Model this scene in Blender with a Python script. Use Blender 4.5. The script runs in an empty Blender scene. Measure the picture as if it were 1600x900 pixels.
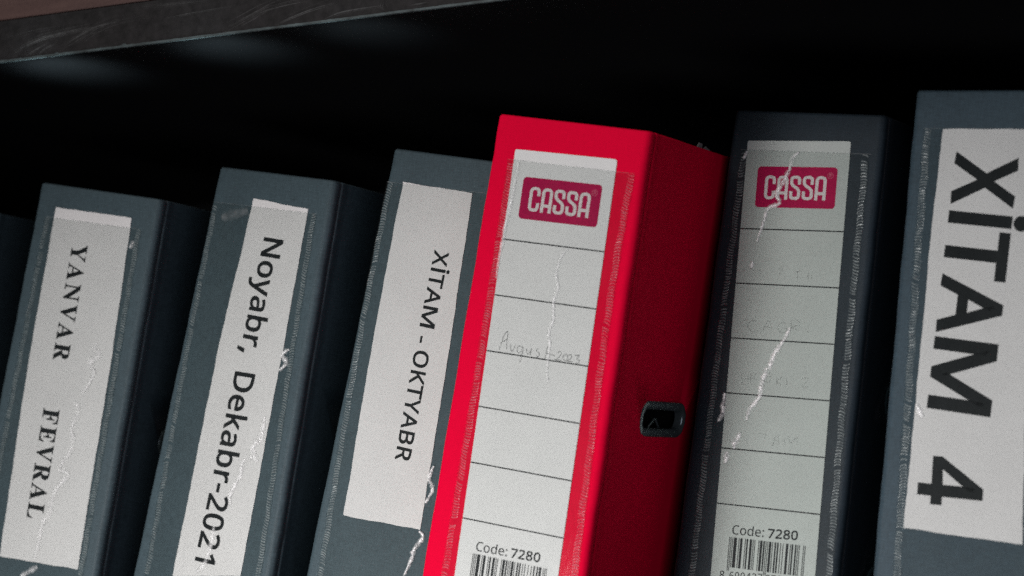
import bpy, math, random
from mathutils import Matrix, Vector
R = random.Random(7)
MM = 0.001
# ------------------------------------------------------------------ camera, world, lamps
C = bpy.context.scene.collection
scene = bpy.context.scene
cam_data = bpy.data.cameras.new('camera')
cam = bpy.data.objects.new('camera', cam_data); C.objects.link(cam)
cam_data.lens = 76.763; cam_data.sensor_width = 36.0; cam_data.clip_start = 0.02; cam_data.clip_end = 50
cam.matrix_world = (Matrix.Translation((0.45, 0, 0.14)) @ Matrix.Rotation(0.510795, 4, 'Z')
                    @ Matrix.Rotation(math.pi/2 + 0.12277, 4, 'X') @ Matrix.Rotation(0.017667, 4, 'Z'))
cam_data.dof.use_dof = True; cam_data.dof.focus_distance = 0.985; cam_data.dof.aperture_fstop = 9.0
scene.camera = cam
world = bpy.data.worlds.new('World'); scene.world = world; world.use_nodes = True
bg = world.node_tree.nodes['Background']
bg.inputs[0].default_value = (0.62, 0.80, 1.0, 1); bg.inputs[1].default_value = 0.012

def lamp(name, loc, target, size, energy, col, size_y=None):
    d = bpy.data.lights.new(name, 'AREA'); d.energy = energy; d.color = col
    d.size = size
    if size_y: d.shape = 'RECTANGLE'; d.size_y = size_y
    o = bpy.data.objects.new(name, d); C.objects.link(o)
    o.location = loc
    o.rotation_euler = (Vector(target) - Vector(loc)).to_track_quat('-Z', 'Y').to_euler()
    return o
k_ = lamp('soft_ceiling_lamp', (-0.30, -0.15, 1.55), (-0.10, 0.85, 0.05), 1.35, 15, (1.0, 0.985, 0.965))
d = bpy.data.lights.new('added_low_spot', 'SPOT'); d.energy = 94; d.color = (1.0, 0.975, 0.975); d.shadow_soft_size = 0.27  # unseen spot added to brighten the lower part of the spines
d.spot_size = math.radians(54); d.spot_blend = 1.0
o = bpy.data.objects.new('added_low_spot', d); C.objects.link(o); o.location = (-0.42, -0.15, -0.24)
o.rotation_euler = (Vector((-0.07, 0.85, -0.12)) - o.location).to_track_quat('-Z', 'Y').to_euler()
lamp('room_fill_lamp', (1.1, -0.3, -0.1), (-0.05, 0.85, 0.15), 1.0, 4.2, (0.86, 0.84, 1.0))
for gx, gy, ge in ((-0.250, 0.815, 0.52), (-0.148, 0.813, 0.38), (-0.070, 0.811, 0.17)):  # unseen spots added to make the soft glows under the shelf edge
    d = bpy.data.lights.new('unseen_glow_spot', 'SPOT'); d.energy = ge; d.color = (0.72, 0.92, 0.98)
    d.spot_size = math.radians(66); d.spot_blend = 1.0; d.shadow_soft_size = 0.012
    o = bpy.data.objects.new('unseen_glow_spot', d); C.objects.link(o)
    o.location = (gx-0.022, 0.799, 0.330)
    o.rotation_euler = Vector((0, 0.026, 0.049)).to_track_quat('-Z', 'Y').to_euler()
vs = scene.view_settings
vs.view_transform = 'Standard'; vs.look = 'None'; vs.exposure = 0; vs.gamma = 1; vs.use_curve_mapping = False
scene.cycles.use_denoising = False
scene.cycles.transparent_max_bounces = 24
scene.cycles.max_bounces = 8
scene.cycles.caustics_reflective = False; scene.cycles.caustics_refractive = False

# ------------------------------------------------------------------ measured data (millimetres on each spine: right, down)
GLYPHS = {
  'YANVAR': (6.788, '145 0 145 37 171 42 191 52 205 68 213 92 218 127 220 173 220 383 76 830 61 872 47 902 35 921 29 926 23 930 18 934 12 936 6 938 0 939 0 977 278 977 278 939 264 939 250 938 238 934 228 927 220 918 215 907 214 893 215 878 218 861 224 840 331 484 438 785 449 820 455 849 458 875 451 911 429 932 394 939 390 939 390 977 572 977 572 939 558 934 545 925 534 911 523 892 512 868 501 840 356 437 356 173 357 127 363 92 371 68 385 52 405 42 431 37 431 0|658 0 658 39 674 42 687 50 699 65 710 87 720 119 731 160 930 1000 953 999 1155 186 1167 139 1179 101 1189 73 1200 54 1213 43 1229 39 1229 0 959 0 959 39 997 45 1020 65 1027 98 1026 115 1021 141 1014 174 988 284 800 284 768 151 767 144 766 136 765 126 764 117 763 109 763 104 770 68 791 46 825 39 830 39 830 0|813 344 975 344 892 684|1844 -23 1470 751 1470 169 1471 123 1476 89 1485 66 1498 52 1518 42 1545 37 1545 0 1358 0 1358 37 1376 39 1391 44 1403 50 1412 59 1420 72 1425 89 1428 110 1430 137 1431 169 1431 833 1406 884 1389 916 1381 929 1374 934 1367 938 1358 941 1358 977 1533 977 1829 362 1829 810 1828 842 1826 868 1823 888 1818 904 1811 917 1801 926 1788 932 1773 937 1753 941 1753 977 1941 977 1941 941 1915 936 1895 927 1882 911 1874 888 1870 854 1868 808 1868 -23|2341 -27 2129 817 2120 849 2110 878 2101 901 2090 920 2074 933 2055 941 2055 977 2339 977 2339 941 2316 939 2297 935 2283 927 2273 916 2267 900 2265 879 2267 862 2270 839 2276 811 2399 307 2512 810 2517 835 2520 857 2521 878 2519 899 2514 915 2504 927 2491 934 2473 939 2450 941 2450 977 2631 977 2631 941 2615 938 2601 930 2589 917 2578 896 2567 864 2556 821 2363 -27|2716 0 2716 39 2732 42 2745 50 2757 65 2768 87 2778 119 2789 160 2988 1000 3011 999 3213 186 3225 139 3237 101 3247 73 3258 54 3271 43 3288 39 3288 0 3017 0 3017 39 3055 45 3078 65 3086 98 3084 115 3080 141 3072 174 3046 284 2858 284 2827 151 2825 144 2824 136 2823 126 2822 117 2822 109 2821 104 2828 68 2849 46 2883 39 2889 39 2889 0|2871 344 3033 344 2951 684|3412 0 3412 37 3439 42 3458 52 3472 68 3480 92 3485 127 3487 173 3487 813 3485 854 3480 886 3471 909 3458 925 3439 935 3413 941 3413 977 3667 977 3716 974 3759 967 3797 954 3830 936 3857 914 3892 864 3913 798 3920 718 3915 651 3900 594 3874 546 3838 508 3791 480 3939 108 3948 86 3957 68 3965 55 3973 45 3984 39 3997 37 4000 37 4000 0 3821 0 3648 455 3623 455 3623 173 3625 127 3630 92 3638 68 3652 52 3672 42 3699 37 3699 0|3623 501 3650 501 3690 507 3722 525 3747 554 3763 596 3773 651 3777 720 3766 834 3732 902 3677 925 3657 923 3642 917 3633 906 3627 889 3624 863 3623 827'),
  'FEVRAL': (6.322, '2 0 2 37 30 44 51 55 66 72 75 97 80 133 82 180 82 804 80 850 74 885 64 908 49 923 28 934 0 941 0 977 515 977 515 686 493 686 486 741 476 788 463 827 447 858 426 883 402 902 371 915 335 923 293 925 276 925 263 923 252 921 244 918 237 912 233 903 230 892 228 875 228 854 228 530 239 530 276 536 305 552 328 580 345 620 358 675 367 744 391 744 391 254 367 254 359 330 346 388 329 430 306 458 275 474 237 480 228 480 228 173 229 141 231 114 236 91 242 74 252 60 265 50 282 44 303 40 329 37 329 0|644 0 644 36 673 39 695 48 710 63 719 87 725 122 727 167 727 791 725 846 719 887 709 913 694 928 673 938 647 941 647 977 1166 977 1166 686 1145 686 1134 766 1114 828 1087 872 1049 901 1000 918 939 924 922 923 907 921 896 919 888 914 881 905 877 894 875 879 873 858 873 833 873 527 887 527 924 533 954 549 977 577 994 617 1007 672 1016 741 1038 741 1038 254 1015 254 1011 307 1004 352 995 389 984 418 969 441 952 457 931 468 905 475 876 477 873 477 873 144 874 113 878 90 886 75 897 66 914 61 937 59 980 62 1017 70 1050 83 1079 102 1105 128 1128 161 1148 201 1167 250 1183 307 1208 307 1171 0|1608 -27 1380 817 1370 849 1360 878 1350 901 1338 920 1321 933 1301 941 1301 977 1606 977 1606 941 1581 939 1560 935 1545 927 1535 916 1529 900 1527 879 1528 862 1532 839 1539 811 1671 307 1792 810 1797 835 1800 857 1801 878 1799 899 1793 915 1783 927 1769 934 1750 939 1725 941 1725 977 1920 977 1920 941 1902 938 1887 930 1874 917 1862 896 1851 864 1839 821 1632 -27|2017 0 2017 37 2045 42 2066 52 2080 68 2089 92 2095 127 2097 173 2097 813 2095 854 2089 886 2080 909 2065 925 2045 935 2017 941 2017 977 2290 977 2342 974 2388 967 2429 954 2465 936 2494 914 2532 864 2554 798 2562 718 2556 651 2540 594 2512 546 2473 508 2423 480 2582 108 2592 86 2601 68 2610 55 2619 45 2631 39 2645 37 2647 37 2647 0 2455 0 2269 455 2243 455 2243 173 2244 127 2250 92 2259 68 2274 52 2295 42 2324 37 2324 0|2243 501 2272 501 2315 507 2349 525 2375 554 2393 596 2404 651 2408 720 2396 834 2360 902 2300 925 2279 923 2263 917 2253 906 2247 889 2244 863 2243 827|2721 0 2721 39 2737 42 2752 50 2764 65 2776 87 2787 119 2799 160 3012 1000 3037 999 3254 186 3267 139 3280 101 3290 73 3302 54 3317 43 3334 39 3334 0 3043 0 3043 39 3084 45 3109 65 3117 98 3116 115 3111 141 3103 174 3075 284 2873 284 2839 151 2837 144 2836 136 2835 126 2834 117 2834 109 2834 104 2841 68 2863 46 2900 39 2906 39 2906 0|2887 344 3061 344 2972 684|3441 0 3441 37 3469 42 3491 52 3505 68 3514 92 3520 127 3521 173 3521 813 3519 856 3514 889 3504 911 3490 927 3469 936 3442 941 3442 977 3759 977 3759 941 3737 940 3718 936 3703 931 3691 922 3681 910 3675 893 3671 872 3668 845 3667 813 3667 177 3668 146 3669 121 3672 101 3676 86 3683 74 3691 67 3703 63 3719 60 3737 59 3779 62 3815 71 3847 85 3875 106 3900 135 3922 171 3942 215 3959 269 3975 331 4000 331 3965 0'),
  'Noyabr,': (5.142, '617 0 502 0 86 831 82 831 83 808 84 782 86 754 87 724 88 693 89 660 90 627 90 593 90 559 90 0 0 0 0 1000 113 1000 528 172 533 172 532 190 531 212 530 239 529 270 528 303 527 338 526 372 525 405 525 436 525 1000 617 1000|1343 377 1341 317 1335 261 1324 211 1310 165 1291 124 1270 88 1244 57 1216 32 1183 12 1148 -2 1111 -11 1071 -14 1033 -11 998 -2 964 12 933 32 904 57 879 88 857 124 838 165 823 211 812 261 805 317 803 377 806 456 817 526 835 588 860 640 892 684 929 719 972 744 1021 760 1074 765 1125 760 1172 744 1214 719 1251 684 1283 640 1309 588 1328 526 1339 456|902 377 904 320 910 269 920 223 934 183 953 150 976 123 1004 104 1036 92 1073 88 1110 92 1142 104 1170 123 1193 150 1212 183 1226 223 1236 269 1242 320 1244 377 1242 434 1236 484 1225 529 1211 568 1192 601 1169 627 1142 646 1109 657 1072 661 1018 653 974 627 942 585 920 529 906 459|1423 751 1526 751 1652 324 1659 299 1666 274 1672 251 1678 228 1684 205 1689 183 1694 161 1698 140 1701 119 1706 119 1711 145 1718 175 1726 211 1736 249 1746 287 1756 325 1874 751 1978 751 1726 -104 1712 -148 1696 -189 1678 -226 1658 -259 1635 -286 1610 -307 1582 -323 1550 -333 1514 -336 1497 -336 1482 -335 1468 -333 1456 -330 1444 -328 1434 -325 1434 -227 1443 -229 1452 -231 1463 -232 1475 -234 1486 -235 1499 -235 1520 -234 1540 -228 1557 -219 1572 -207 1586 -191 1599 -173 1610 -152 1620 -128 1628 -102 1659 -3|2312 763 2377 757 2430 737 2470 703 2499 655 2516 591 2521 511 2521 0 2452 0 2433 106 2429 106 2412 81 2395 58 2377 39 2358 22 2338 9 2316 -1 2291 -8 2264 -13 2233 -14 2199 -11 2167 -3 2138 10 2112 29 2090 53 2072 83 2059 119 2051 161 2048 209 2056 278 2079 335 2117 382 2148 404 2184 422 2226 435 2274 444 2329 448 2428 452 2428 497 2424 553 2414 597 2396 627 2372 648 2342 660 2307 664 2277 662 2248 656 2220 646 2193 634 2167 621 2142 606 2113 699 2140 716 2170 731 2203 744 2239 755 2275 761|2340 363 2275 355 2225 340 2190 318 2166 288 2152 251 2148 207 2151 169 2161 138 2178 115 2199 99 2225 89 2254 85 2301 91 2342 109 2378 138 2405 179 2421 233 2427 300 2427 367|2818 805 2818 774 2818 745 2817 716 2816 691 2814 669 2813 651 2818 651 2837 681 2860 708 2887 731 2919 749 2956 760 2999 763 3067 752 3125 720 3174 666 3198 623 3216 573 3230 515 3237 449 3240 375 3237 294 3227 222 3210 160 3187 107 3159 63 3126 29 3087 5 3045 -9 2999 -14 2956 -10 2919 0 2887 18 2860 41 2837 67 2818 95 2811 95 2791 0 2723 0 2723 1064 2818 1064|2983 661 2945 658 2912 648 2885 631 2863 607 2846 576 2834 539 2825 493 2820 440 2818 380 2818 374 2822 289 2834 218 2854 162 2884 121 2928 96 2985 88 3033 96 3072 121 3102 162 3124 219 3137 291 3141 377 3137 463 3124 534 3102 590 3072 629 3032 653|3685 765 3697 764 3708 764 3721 763 3733 761 3744 759 3754 756 3742 643 3732 646 3722 648 3711 650 3700 651 3689 652 3679 653 3657 651 3635 645 3615 634 3595 621 3577 604 3560 583 3545 560 3533 534 3523 504 3515 472 3510 438 3509 401 3509 0 3413 0 3413 751 3492 751 3502 613 3507 613 3520 641 3535 666 3551 690 3570 711 3590 729 3611 744 3635 756 3659 762|4000 147 3993 113 3985 78 3975 41 3964 2 3953 -36 3942 -74 3930 -111 3918 -146 3906 -181 3835 -181 3843 -144 3850 -106 3857 -67 3863 -26 3870 14 3876 54 3881 92 3886 129 3890 162 3992 162'),
  'Dekabr-2021': (8.263, '388 510 387 445 383 384 377 328 368 276 358 228 335 159 306 102 271 57 248 37 222 21 195 9 166 2 135 0 0 0 0 1000 149 1000 178 998 205 991 230 980 254 964 276 944 309 901 336 846 359 779 369 734 377 684 383 630 387 572|323 506 321 589 314 662 302 724 286 776 265 818 240 851 210 874 177 888 140 892 61 892 61 108 127 108 164 112 198 124 227 144 253 172 274 208 292 252 306 304 316 363 321 431|640 765 670 760 696 746 720 723 741 691 758 651 772 604 782 551 788 491 790 426 790 352 541 352 545 273 555 209 572 158 595 121 623 98 657 91 679 93 699 97 718 104 736 115 755 127 773 143 773 35 755 20 737 7 718 -2 699 -9 678 -13 654 -14 621 -9 591 5 563 29 538 63 518 106 501 159 489 221 482 291 479 370 481 448 488 519 499 581 514 636 533 681 555 717 581 744 609 759|639 664 613 658 590 639 572 607 557 564 548 512 542 450 727 450 726 491 723 528 718 562 710 591 701 616 689 637 675 652 658 661|953 508 953 492 953 472 952 450 952 426 951 405 951 387 953 387 957 395 961 406 966 419 971 433 977 447 982 461 988 475 993 487 997 497 1113 751 1183 751 1036 430 1193 0 1121 0 995 350 953 276 953 0 895 0 895 1064 953 1064|1407 763 1447 757 1480 737 1505 703 1523 655 1533 591 1537 511 1537 0 1494 0 1482 106 1479 106 1469 81 1458 58 1447 39 1436 22 1423 9 1409 -1 1394 -8 1377 -13 1357 -14 1336 -11 1317 -3 1299 10 1283 29 1269 53 1258 83 1249 119 1244 161 1243 209 1248 278 1262 335 1285 382 1304 404 1327 422 1353 435 1383 444 1417 448 1479 452 1479 497 1477 553 1470 597 1459 627 1444 648 1426 660 1403 664 1385 662 1367 656 1349 646 1332 634 1316 621 1301 606 1283 699 1300 716 1318 731 1339 744 1361 755 1384 761|1424 363 1384 355 1353 340 1331 318 1316 288 1307 251 1304 207 1307 169 1313 138 1323 115 1337 99 1353 89 1371 85 1400 91 1425 109 1448 138 1464 179 1475 233 1478 300 1478 367|1722 805 1722 774 1721 745 1721 716 1720 691 1719 669 1719 651 1722 651 1734 681 1748 708 1765 731 1784 749 1808 760 1834 763 1877 752 1913 720 1943 666 1958 623 1970 573 1978 515 1983 449 1984 375 1982 294 1976 222 1966 160 1951 107 1934 63 1913 29 1889 5 1863 -9 1834 -14 1808 -10 1784 0 1765 18 1748 41 1734 67 1722 95 1717 95 1705 0 1662 0 1662 1064 1722 1064|1824 661 1800 658 1780 648 1763 631 1750 607 1739 576 1731 539 1726 493 1723 440 1722 380 1722 374 1724 289 1732 218 1744 162 1763 121 1790 96 1826 88 1855 96 1880 121 1899 162 1912 219 1920 291 1923 377 1920 463 1912 534 1899 590 1880 629 1855 653|2261 765 2268 764 2276 764 2283 763 2291 761 2298 759 2304 756 2297 643 2291 646 2284 648 2277 650 2270 651 2264 652 2257 653 2244 651 2230 645 2217 634 2205 621 2194 604 2183 583 2174 560 2166 534 2160 504 2155 472 2152 438 2152 401 2152 0 2092 0 2092 751 2141 751 2147 613 2150 613 2158 641 2168 666 2178 690 2189 711 2202 729 2215 744 2230 756 2245 762|2354 321 2354 430 2518 430 2518 321|2910 0 2590 0 2590 102 2717 367 2740 415 2761 460 2779 501 2794 540 2807 579 2817 617 2824 656 2828 697 2830 741 2827 792 2819 833 2806 866 2789 890 2768 904 2744 909 2722 906 2701 898 2682 884 2664 865 2646 841 2628 814 2596 896 2609 918 2623 938 2638 957 2653 973 2670 987 2687 999 2705 1007 2724 1012 2744 1014 2773 1010 2799 1000 2822 982 2842 957 2859 927 2873 890 2883 848 2889 800 2891 748 2889 697 2884 648 2875 601 2863 555 2849 510 2832 466 2812 420 2791 373 2767 324 2666 118 2666 112 2910 112|3313 501 3312 423 3309 351 3304 284 3297 224 3288 170 3276 123 3262 82 3245 48 3226 21 3204 2 3179 -10 3152 -14 3118 -7 3088 13 3062 48 3040 95 3022 154 3009 225 3003 273 2998 325 2994 380 2992 439 2992 501 2992 564 2994 624 2997 679 3002 731 3008 779 3020 849 3037 908 3059 954 3085 988 3116 1009 3152 1015 3186 1009 3216 988 3242 954 3264 908 3282 849 3295 779 3302 731 3307 679 3310 624 3312 564|3051 501 3052 415 3056 339 3061 273 3069 217 3080 172 3093 137 3109 111 3129 96 3152 91 3174 96 3194 111 3210 136 3224 171 3234 216 3242 272 3248 339 3251 415 3253 501 3251 588 3248 664 3242 729 3234 784 3224 830 3210 865 3194 890 3174 905 3152 910 3129 905 3109 890 3093 865 3080 830 3069 784 3061 729 3056 664 3052 588|3711 0 3391 0 3391 102 3518 367 3541 415 3562 460 3580 501 3595 540 3608 579 3618 617 3625 656 3629 697 3631 741 3628 792 3620 833 3607 866 3590 890 3569 904 3545 909 3523 906 3502 898 3483 884 3465 865 3447 841 3429 814 3397 896 3410 918 3424 938 3439 957 3454 973 3471 987 3488 999 3506 1007 3525 1012 3545 1014 3574 1010 3600 1000 3623 982 3643 957 3660 927 3674 890 3684 848 3690 800 3692 748 3690 697 3685 648 3676 601 3664 555 3650 510 3633 466 3613 420 3591 373 3568 324 3467 118 3467 112 3711 112|4000 0 3942 0 3942 699 3942 725 3942 747 3942 768 3942 786 3943 803 3943 820 3944 837 3944 854 3944 871 3937 857 3931 844 3925 833 3902 794 3851 707 3820 790 3951 1000 4000 1000'),
  'XITAM': (4.308, '752 0 619 0 373 434 124 0 0 0 308 521 20 1000 150 1000 377 608 606 1000 730 1000 442 524|1193 0 858 0 858 73 967 99 967 899 858 927 858 1000 1193 1000 1193 927 1084 899 1084 99 1193 73|1028 1282 1045 1279 1060 1273 1074 1263 1085 1248 1092 1228 1094 1203 1092 1179 1085 1160 1074 1144 1060 1133 1045 1127 1028 1125 1010 1127 994 1133 980 1144 969 1160 963 1179 960 1203 963 1228 969 1248 980 1263 994 1273 1010 1279|1715 0 1598 0 1598 889 1308 889 1308 1000 2004 1000 2004 889 1715 889|2776 0 2664 310 2296 310 2185 0 2067 0 2430 1004 2535 1004 2897 0|2525 724 2521 734 2517 747 2512 765 2506 785 2500 805 2494 826 2489 845 2484 861 2480 874 2476 855 2471 836 2467 817 2462 799 2457 781 2452 765 2448 750 2444 736 2440 724 2335 422 2629 422|3482 0 3177 877 3172 877 3173 856 3175 833 3176 805 3177 776 3178 744 3179 711 3180 676 3181 642 3181 606 3181 0 3073 0 3073 1000 3246 1000 3532 181 3537 181 3828 1000 4000 1000 4000 0 3884 0 3884 615 3884 647 3885 680 3886 712 3887 744 3888 774 3889 803 3891 830 3892 854 3893 875 3888 875 3579 0'),
  'OKTYABR': (6.312, '585 501 583 426 577 356 566 291 552 230 533 176 511 127 484 85 454 50 419 22 381 2 339 -10 293 -14 245 -10 202 2 163 23 129 51 98 86 72 128 50 176 32 231 18 291 8 357 2 428 0 503 1 563 5 620 12 674 20 724 32 772 57 843 89 902 129 951 157 974 187 992 220 1005 255 1013 294 1015 354 1008 407 987 454 952 493 903 526 844 552 772 564 725 573 674 580 619 584 562|84 501 87 421 94 349 107 284 124 228 147 182 175 144 209 117 248 101 293 95 338 101 377 117 411 144 438 182 461 228 478 284 491 349 498 421 501 501 499 574 493 640 483 699 469 751 451 798 429 836 402 866 370 888 334 900 294 905 249 899 209 883 175 856 147 820 124 773 107 718 94 654 87 581|1211 0 1117 0 892 478 827 388 827 0 747 0 747 1000 827 1000 827 507 845 539 863 570 881 602 936 697 1108 1000 1201 1000 950 564|1519 0 1440 0 1440 889 1242 889 1242 1000 1716 1000 1716 889 1519 889|2000 508 2165 1000 2251 1000 2039 388 2039 0 1960 0 1960 382 1748 1000 1835 1000|2757 0 2680 310 2429 310 2354 0 2273 0 2521 1004 2592 1004 2839 0|2585 724 2583 734 2580 747 2576 765 2572 785 2568 805 2564 826 2561 845 2558 861 2555 874 2552 855 2549 836 2546 817 2543 799 2539 781 2536 765 2533 750 2530 736 2528 724 2456 422 2656 422|3129 1000 3175 998 3215 991 3251 980 3282 965 3309 945 3343 899 3363 835 3370 752 3368 714 3364 680 3356 648 3345 619 3332 594 3315 572 3296 554 3274 540 3249 531 3249 524 3275 515 3299 503 3321 487 3342 467 3359 442 3373 412 3383 376 3389 333 3391 284 3388 227 3379 175 3365 130 3344 90 3319 58 3289 33 3254 15 3214 4 3171 0 2948 0 2948 1000|3145 574 3194 579 3231 593 3257 616 3274 648 3284 688 3287 738 3283 788 3271 827 3250 856 3221 876 3182 888 3133 892 3028 892 3028 574|3028 469 3028 106 3156 106 3206 112 3246 129 3273 158 3291 196 3302 242 3306 294 3304 328 3299 359 3291 387 3279 411 3263 431 3243 447 3217 460 3186 467 3150 469|3722 1000 3772 996 3815 986 3852 968 3883 944 3909 912 3928 874 3942 828 3950 776 3953 716 3951 665 3945 621 3934 583 3921 550 3905 521 3887 498 3867 478 3847 462 3826 448 4000 0 3907 0 3753 413 3627 413 3627 0 3547 0 3547 1000|3718 891 3627 891 3627 520 3722 520 3769 525 3807 541 3835 568 3855 605 3866 653 3870 710 3869 751 3863 786 3854 815 3841 839 3824 858 3804 873 3779 883 3751 889'),
  '4': (0.744, '4000 227 3217 227 3217 0 2576 0 2576 227 0 227 0 332 2531 1006 3217 1006 3217 338 4000 338|2576 653 2577 676 2578 698 2580 719 2583 739 2587 758 2591 776 2596 793 2600 810 2603 827 2606 843 2609 859 2614 874 2584 874 2540 856 2490 837 2433 817 2374 797 2316 780 2260 765 648 338 2576 338'),
  'Code:': (3.573, '536 903 479 900 425 891 375 876 329 855 288 828 252 796 222 759 196 716 176 669 161 617 152 560 149 500 154 421 168 350 192 286 226 230 268 183 321 146 382 118 454 102 535 97 583 98 629 102 674 108 718 116 761 125 803 136 803 27 761 14 717 4 673 -4 626 -10 573 -13 514 -14 448 -11 387 -4 330 9 277 26 229 49 159 97 102 157 57 228 37 276 21 328 9 382 2 440 0 501 4 575 16 644 35 709 62 768 97 823 139 871 188 913 244 949 307 977 378 998 454 1010 538 1014 595 1012 650 1007 704 999 755 987 803 972 847 955 790 849 754 862 716 875 675 887 631 896 585 901|1759 377 1756 317 1747 261 1732 211 1711 165 1685 124 1653 88 1617 57 1576 32 1530 12 1479 -2 1425 -11 1367 -14 1313 -11 1262 -2 1214 12 1169 32 1128 57 1091 88 1059 124 1032 165 1011 211 994 261 985 317 982 377 987 456 1002 526 1029 588 1065 640 1109 684 1163 719 1226 744 1295 760 1372 765 1445 760 1512 744 1574 719 1627 684 1673 640 1710 588 1737 526 1754 456|1124 377 1127 320 1136 269 1150 223 1171 183 1198 150 1231 123 1271 104 1317 92 1370 88 1424 92 1470 104 1510 123 1543 150 1570 183 1591 223 1605 269 1614 320 1617 377 1614 434 1605 484 1590 529 1569 568 1542 601 1509 627 1470 646 1423 657 1369 661 1291 653 1229 627 1182 585 1150 529 1131 459|2275 -14 2178 -3 2094 29 2024 83 1990 126 1964 177 1945 235 1934 300 1930 374 1934 447 1945 513 1964 572 1991 623 2025 666 2095 721 2179 754 2277 765 2319 763 2357 758 2391 750 2422 739 2450 726 2476 710 2499 693 2519 674 2537 654 2546 654 2545 668 2543 686 2541 708 2539 730 2537 749 2537 765 2537 1064 2675 1064 2675 0 2564 0 2543 101 2537 101 2519 80 2499 61 2476 43 2450 27 2422 13 2390 1 2356 -7 2317 -12|2297 88 2377 95 2440 117 2485 153 2515 204 2533 270 2539 350 2539 373 2533 459 2516 530 2487 588 2443 629 2379 654 2296 662 2228 654 2172 627 2129 583 2098 525 2079 454 2073 371 2079 288 2098 219 2129 162 2172 121 2228 96|3266 765 3335 760 3397 746 3452 723 3500 691 3539 651 3571 604 3594 551 3608 491 3613 426 3613 352 3037 352 3047 273 3071 209 3110 158 3163 121 3228 98 3305 91 3357 93 3404 97 3447 104 3489 115 3532 127 3575 143 3575 35 3532 20 3490 7 3448 -2 3404 -9 3354 -13 3299 -14 3223 -9 3152 5 3088 29 3032 63 2984 106 2946 159 2917 221 2900 291 2895 370 2900 448 2915 519 2941 581 2976 636 3019 681 3071 717 3130 744 3195 759|3265 664 3203 658 3151 639 3109 607 3076 564 3053 512 3040 450 3468 450 3466 491 3459 528 3446 562 3429 591 3407 616 3380 637 3347 652 3309 661|3806 76 3809 107 3818 131 3834 148 3854 160 3876 167 3901 169 3927 167 3950 160 3971 148 3987 131 3997 107 4000 76 3997 45 3987 21 3971 3 3950 -10 3927 -17 3901 -20 3876 -17 3854 -10 3834 3 3818 21 3809 45|3806 675 3809 707 3818 732 3834 749 3854 761 3876 768 3901 770 3927 768 3950 761 3971 749 3987 732 3997 707 4000 675 3997 645 3987 620 3971 602 3950 590 3927 582 3901 580 3876 582 3854 590 3834 602 3818 620 3809 645'),
  '7280': (3.179, '162 0 678 888 0 888 0 1000 844 1000 844 905 333 0|1891 0 1059 0 1059 102 1389 367 1449 415 1502 460 1549 501 1589 540 1622 579 1648 617 1666 656 1677 697 1681 741 1674 792 1654 833 1619 866 1574 890 1521 904 1459 909 1400 906 1347 898 1298 884 1251 865 1204 841 1156 814 1073 896 1107 918 1143 938 1181 957 1222 973 1265 987 1310 999 1358 1007 1407 1012 1459 1014 1534 1010 1602 1000 1662 982 1714 957 1758 927 1793 890 1819 848 1834 800 1840 748 1835 697 1822 648 1799 601 1769 555 1731 510 1686 466 1635 420 1579 373 1517 324 1255 118 1255 112 1891 112|2529 1014 2600 1011 2665 1002 2724 987 2777 966 2821 939 2857 906 2884 868 2900 824 2906 775 2902 736 2891 701 2873 669 2849 641 2820 614 2786 590 2748 568 2708 548 2666 529 2716 509 2763 487 2807 463 2847 437 2880 408 2908 377 2929 342 2942 303 2946 259 2941 206 2924 157 2895 114 2857 77 2809 45 2752 20 2686 1 2614 -10 2534 -14 2448 -10 2371 0 2304 18 2246 43 2199 73 2161 110 2134 153 2118 201 2113 255 2117 299 2129 338 2149 374 2176 406 2208 435 2245 461 2286 484 2329 504 2374 522 2334 542 2296 563 2262 586 2231 611 2204 638 2182 668 2166 701 2156 737 2153 776 2159 825 2175 868 2203 905 2239 938 2284 965 2337 986 2395 1002 2460 1011|2264 254 2272 208 2293 167 2329 132 2381 106 2448 89 2530 84 2609 89 2675 106 2727 132 2765 168 2787 210 2795 258 2791 289 2780 318 2762 344 2737 368 2707 390 2670 410 2629 429 2582 447 2530 464 2502 472 2453 454 2410 435 2372 415 2339 393 2313 370 2292 345 2276 317 2267 287|2527 915 2466 910 2413 898 2367 877 2333 849 2312 813 2305 770 2308 738 2319 709 2336 683 2359 661 2387 641 2419 624 2456 608 2495 592 2536 577 2575 592 2612 607 2646 623 2676 641 2702 662 2723 684 2740 710 2749 738 2752 770 2746 813 2725 849 2691 877 2645 898 2590 910|4000 501 3997 423 3990 351 3977 284 3959 224 3934 170 3904 123 3867 82 3824 48 3774 21 3716 2 3652 -10 3581 -14 3492 -7 3414 13 3347 48 3291 95 3245 154 3210 225 3193 273 3181 325 3172 380 3166 439 3165 501 3166 564 3171 624 3180 679 3191 731 3206 779 3239 849 3284 908 3339 954 3407 988 3487 1009 3581 1015 3669 1009 3747 988 3815 954 3872 908 3918 849 3954 779 3971 731 3984 679 3993 624 3998 564|3320 501 3323 415 3331 339 3345 273 3366 217 3393 172 3428 137 3471 111 3521 96 3581 91 3640 96 3691 111 3733 136 3768 171 3796 216 3817 272 3831 339 3840 415 3843 501 3840 588 3831 664 3817 729 3796 784 3768 830 3733 865 3691 890 3640 905 3581 910 3521 905 3471 890 3428 865 3393 830 3366 784 3345 729 3331 664 3323 588'),
  'R': (0.714, '1545 1000 1983 996 2366 986 2694 968 2969 944 3193 912 3365 874 3487 828 3560 776 3584 716 3566 665 3511 621 3420 583 3300 550 3160 521 3000 498 2827 478 2648 462 2463 448 4000 0 3176 0 1820 413 706 413 706 0 0 0 0 1000|1506 891 706 891 706 520 1545 520 1959 525 2291 541 2541 568 2715 605 2820 653 2855 710 2839 751 2790 786 2710 815 2596 839 2448 858 2267 873 2050 883 1796 889'),
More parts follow.
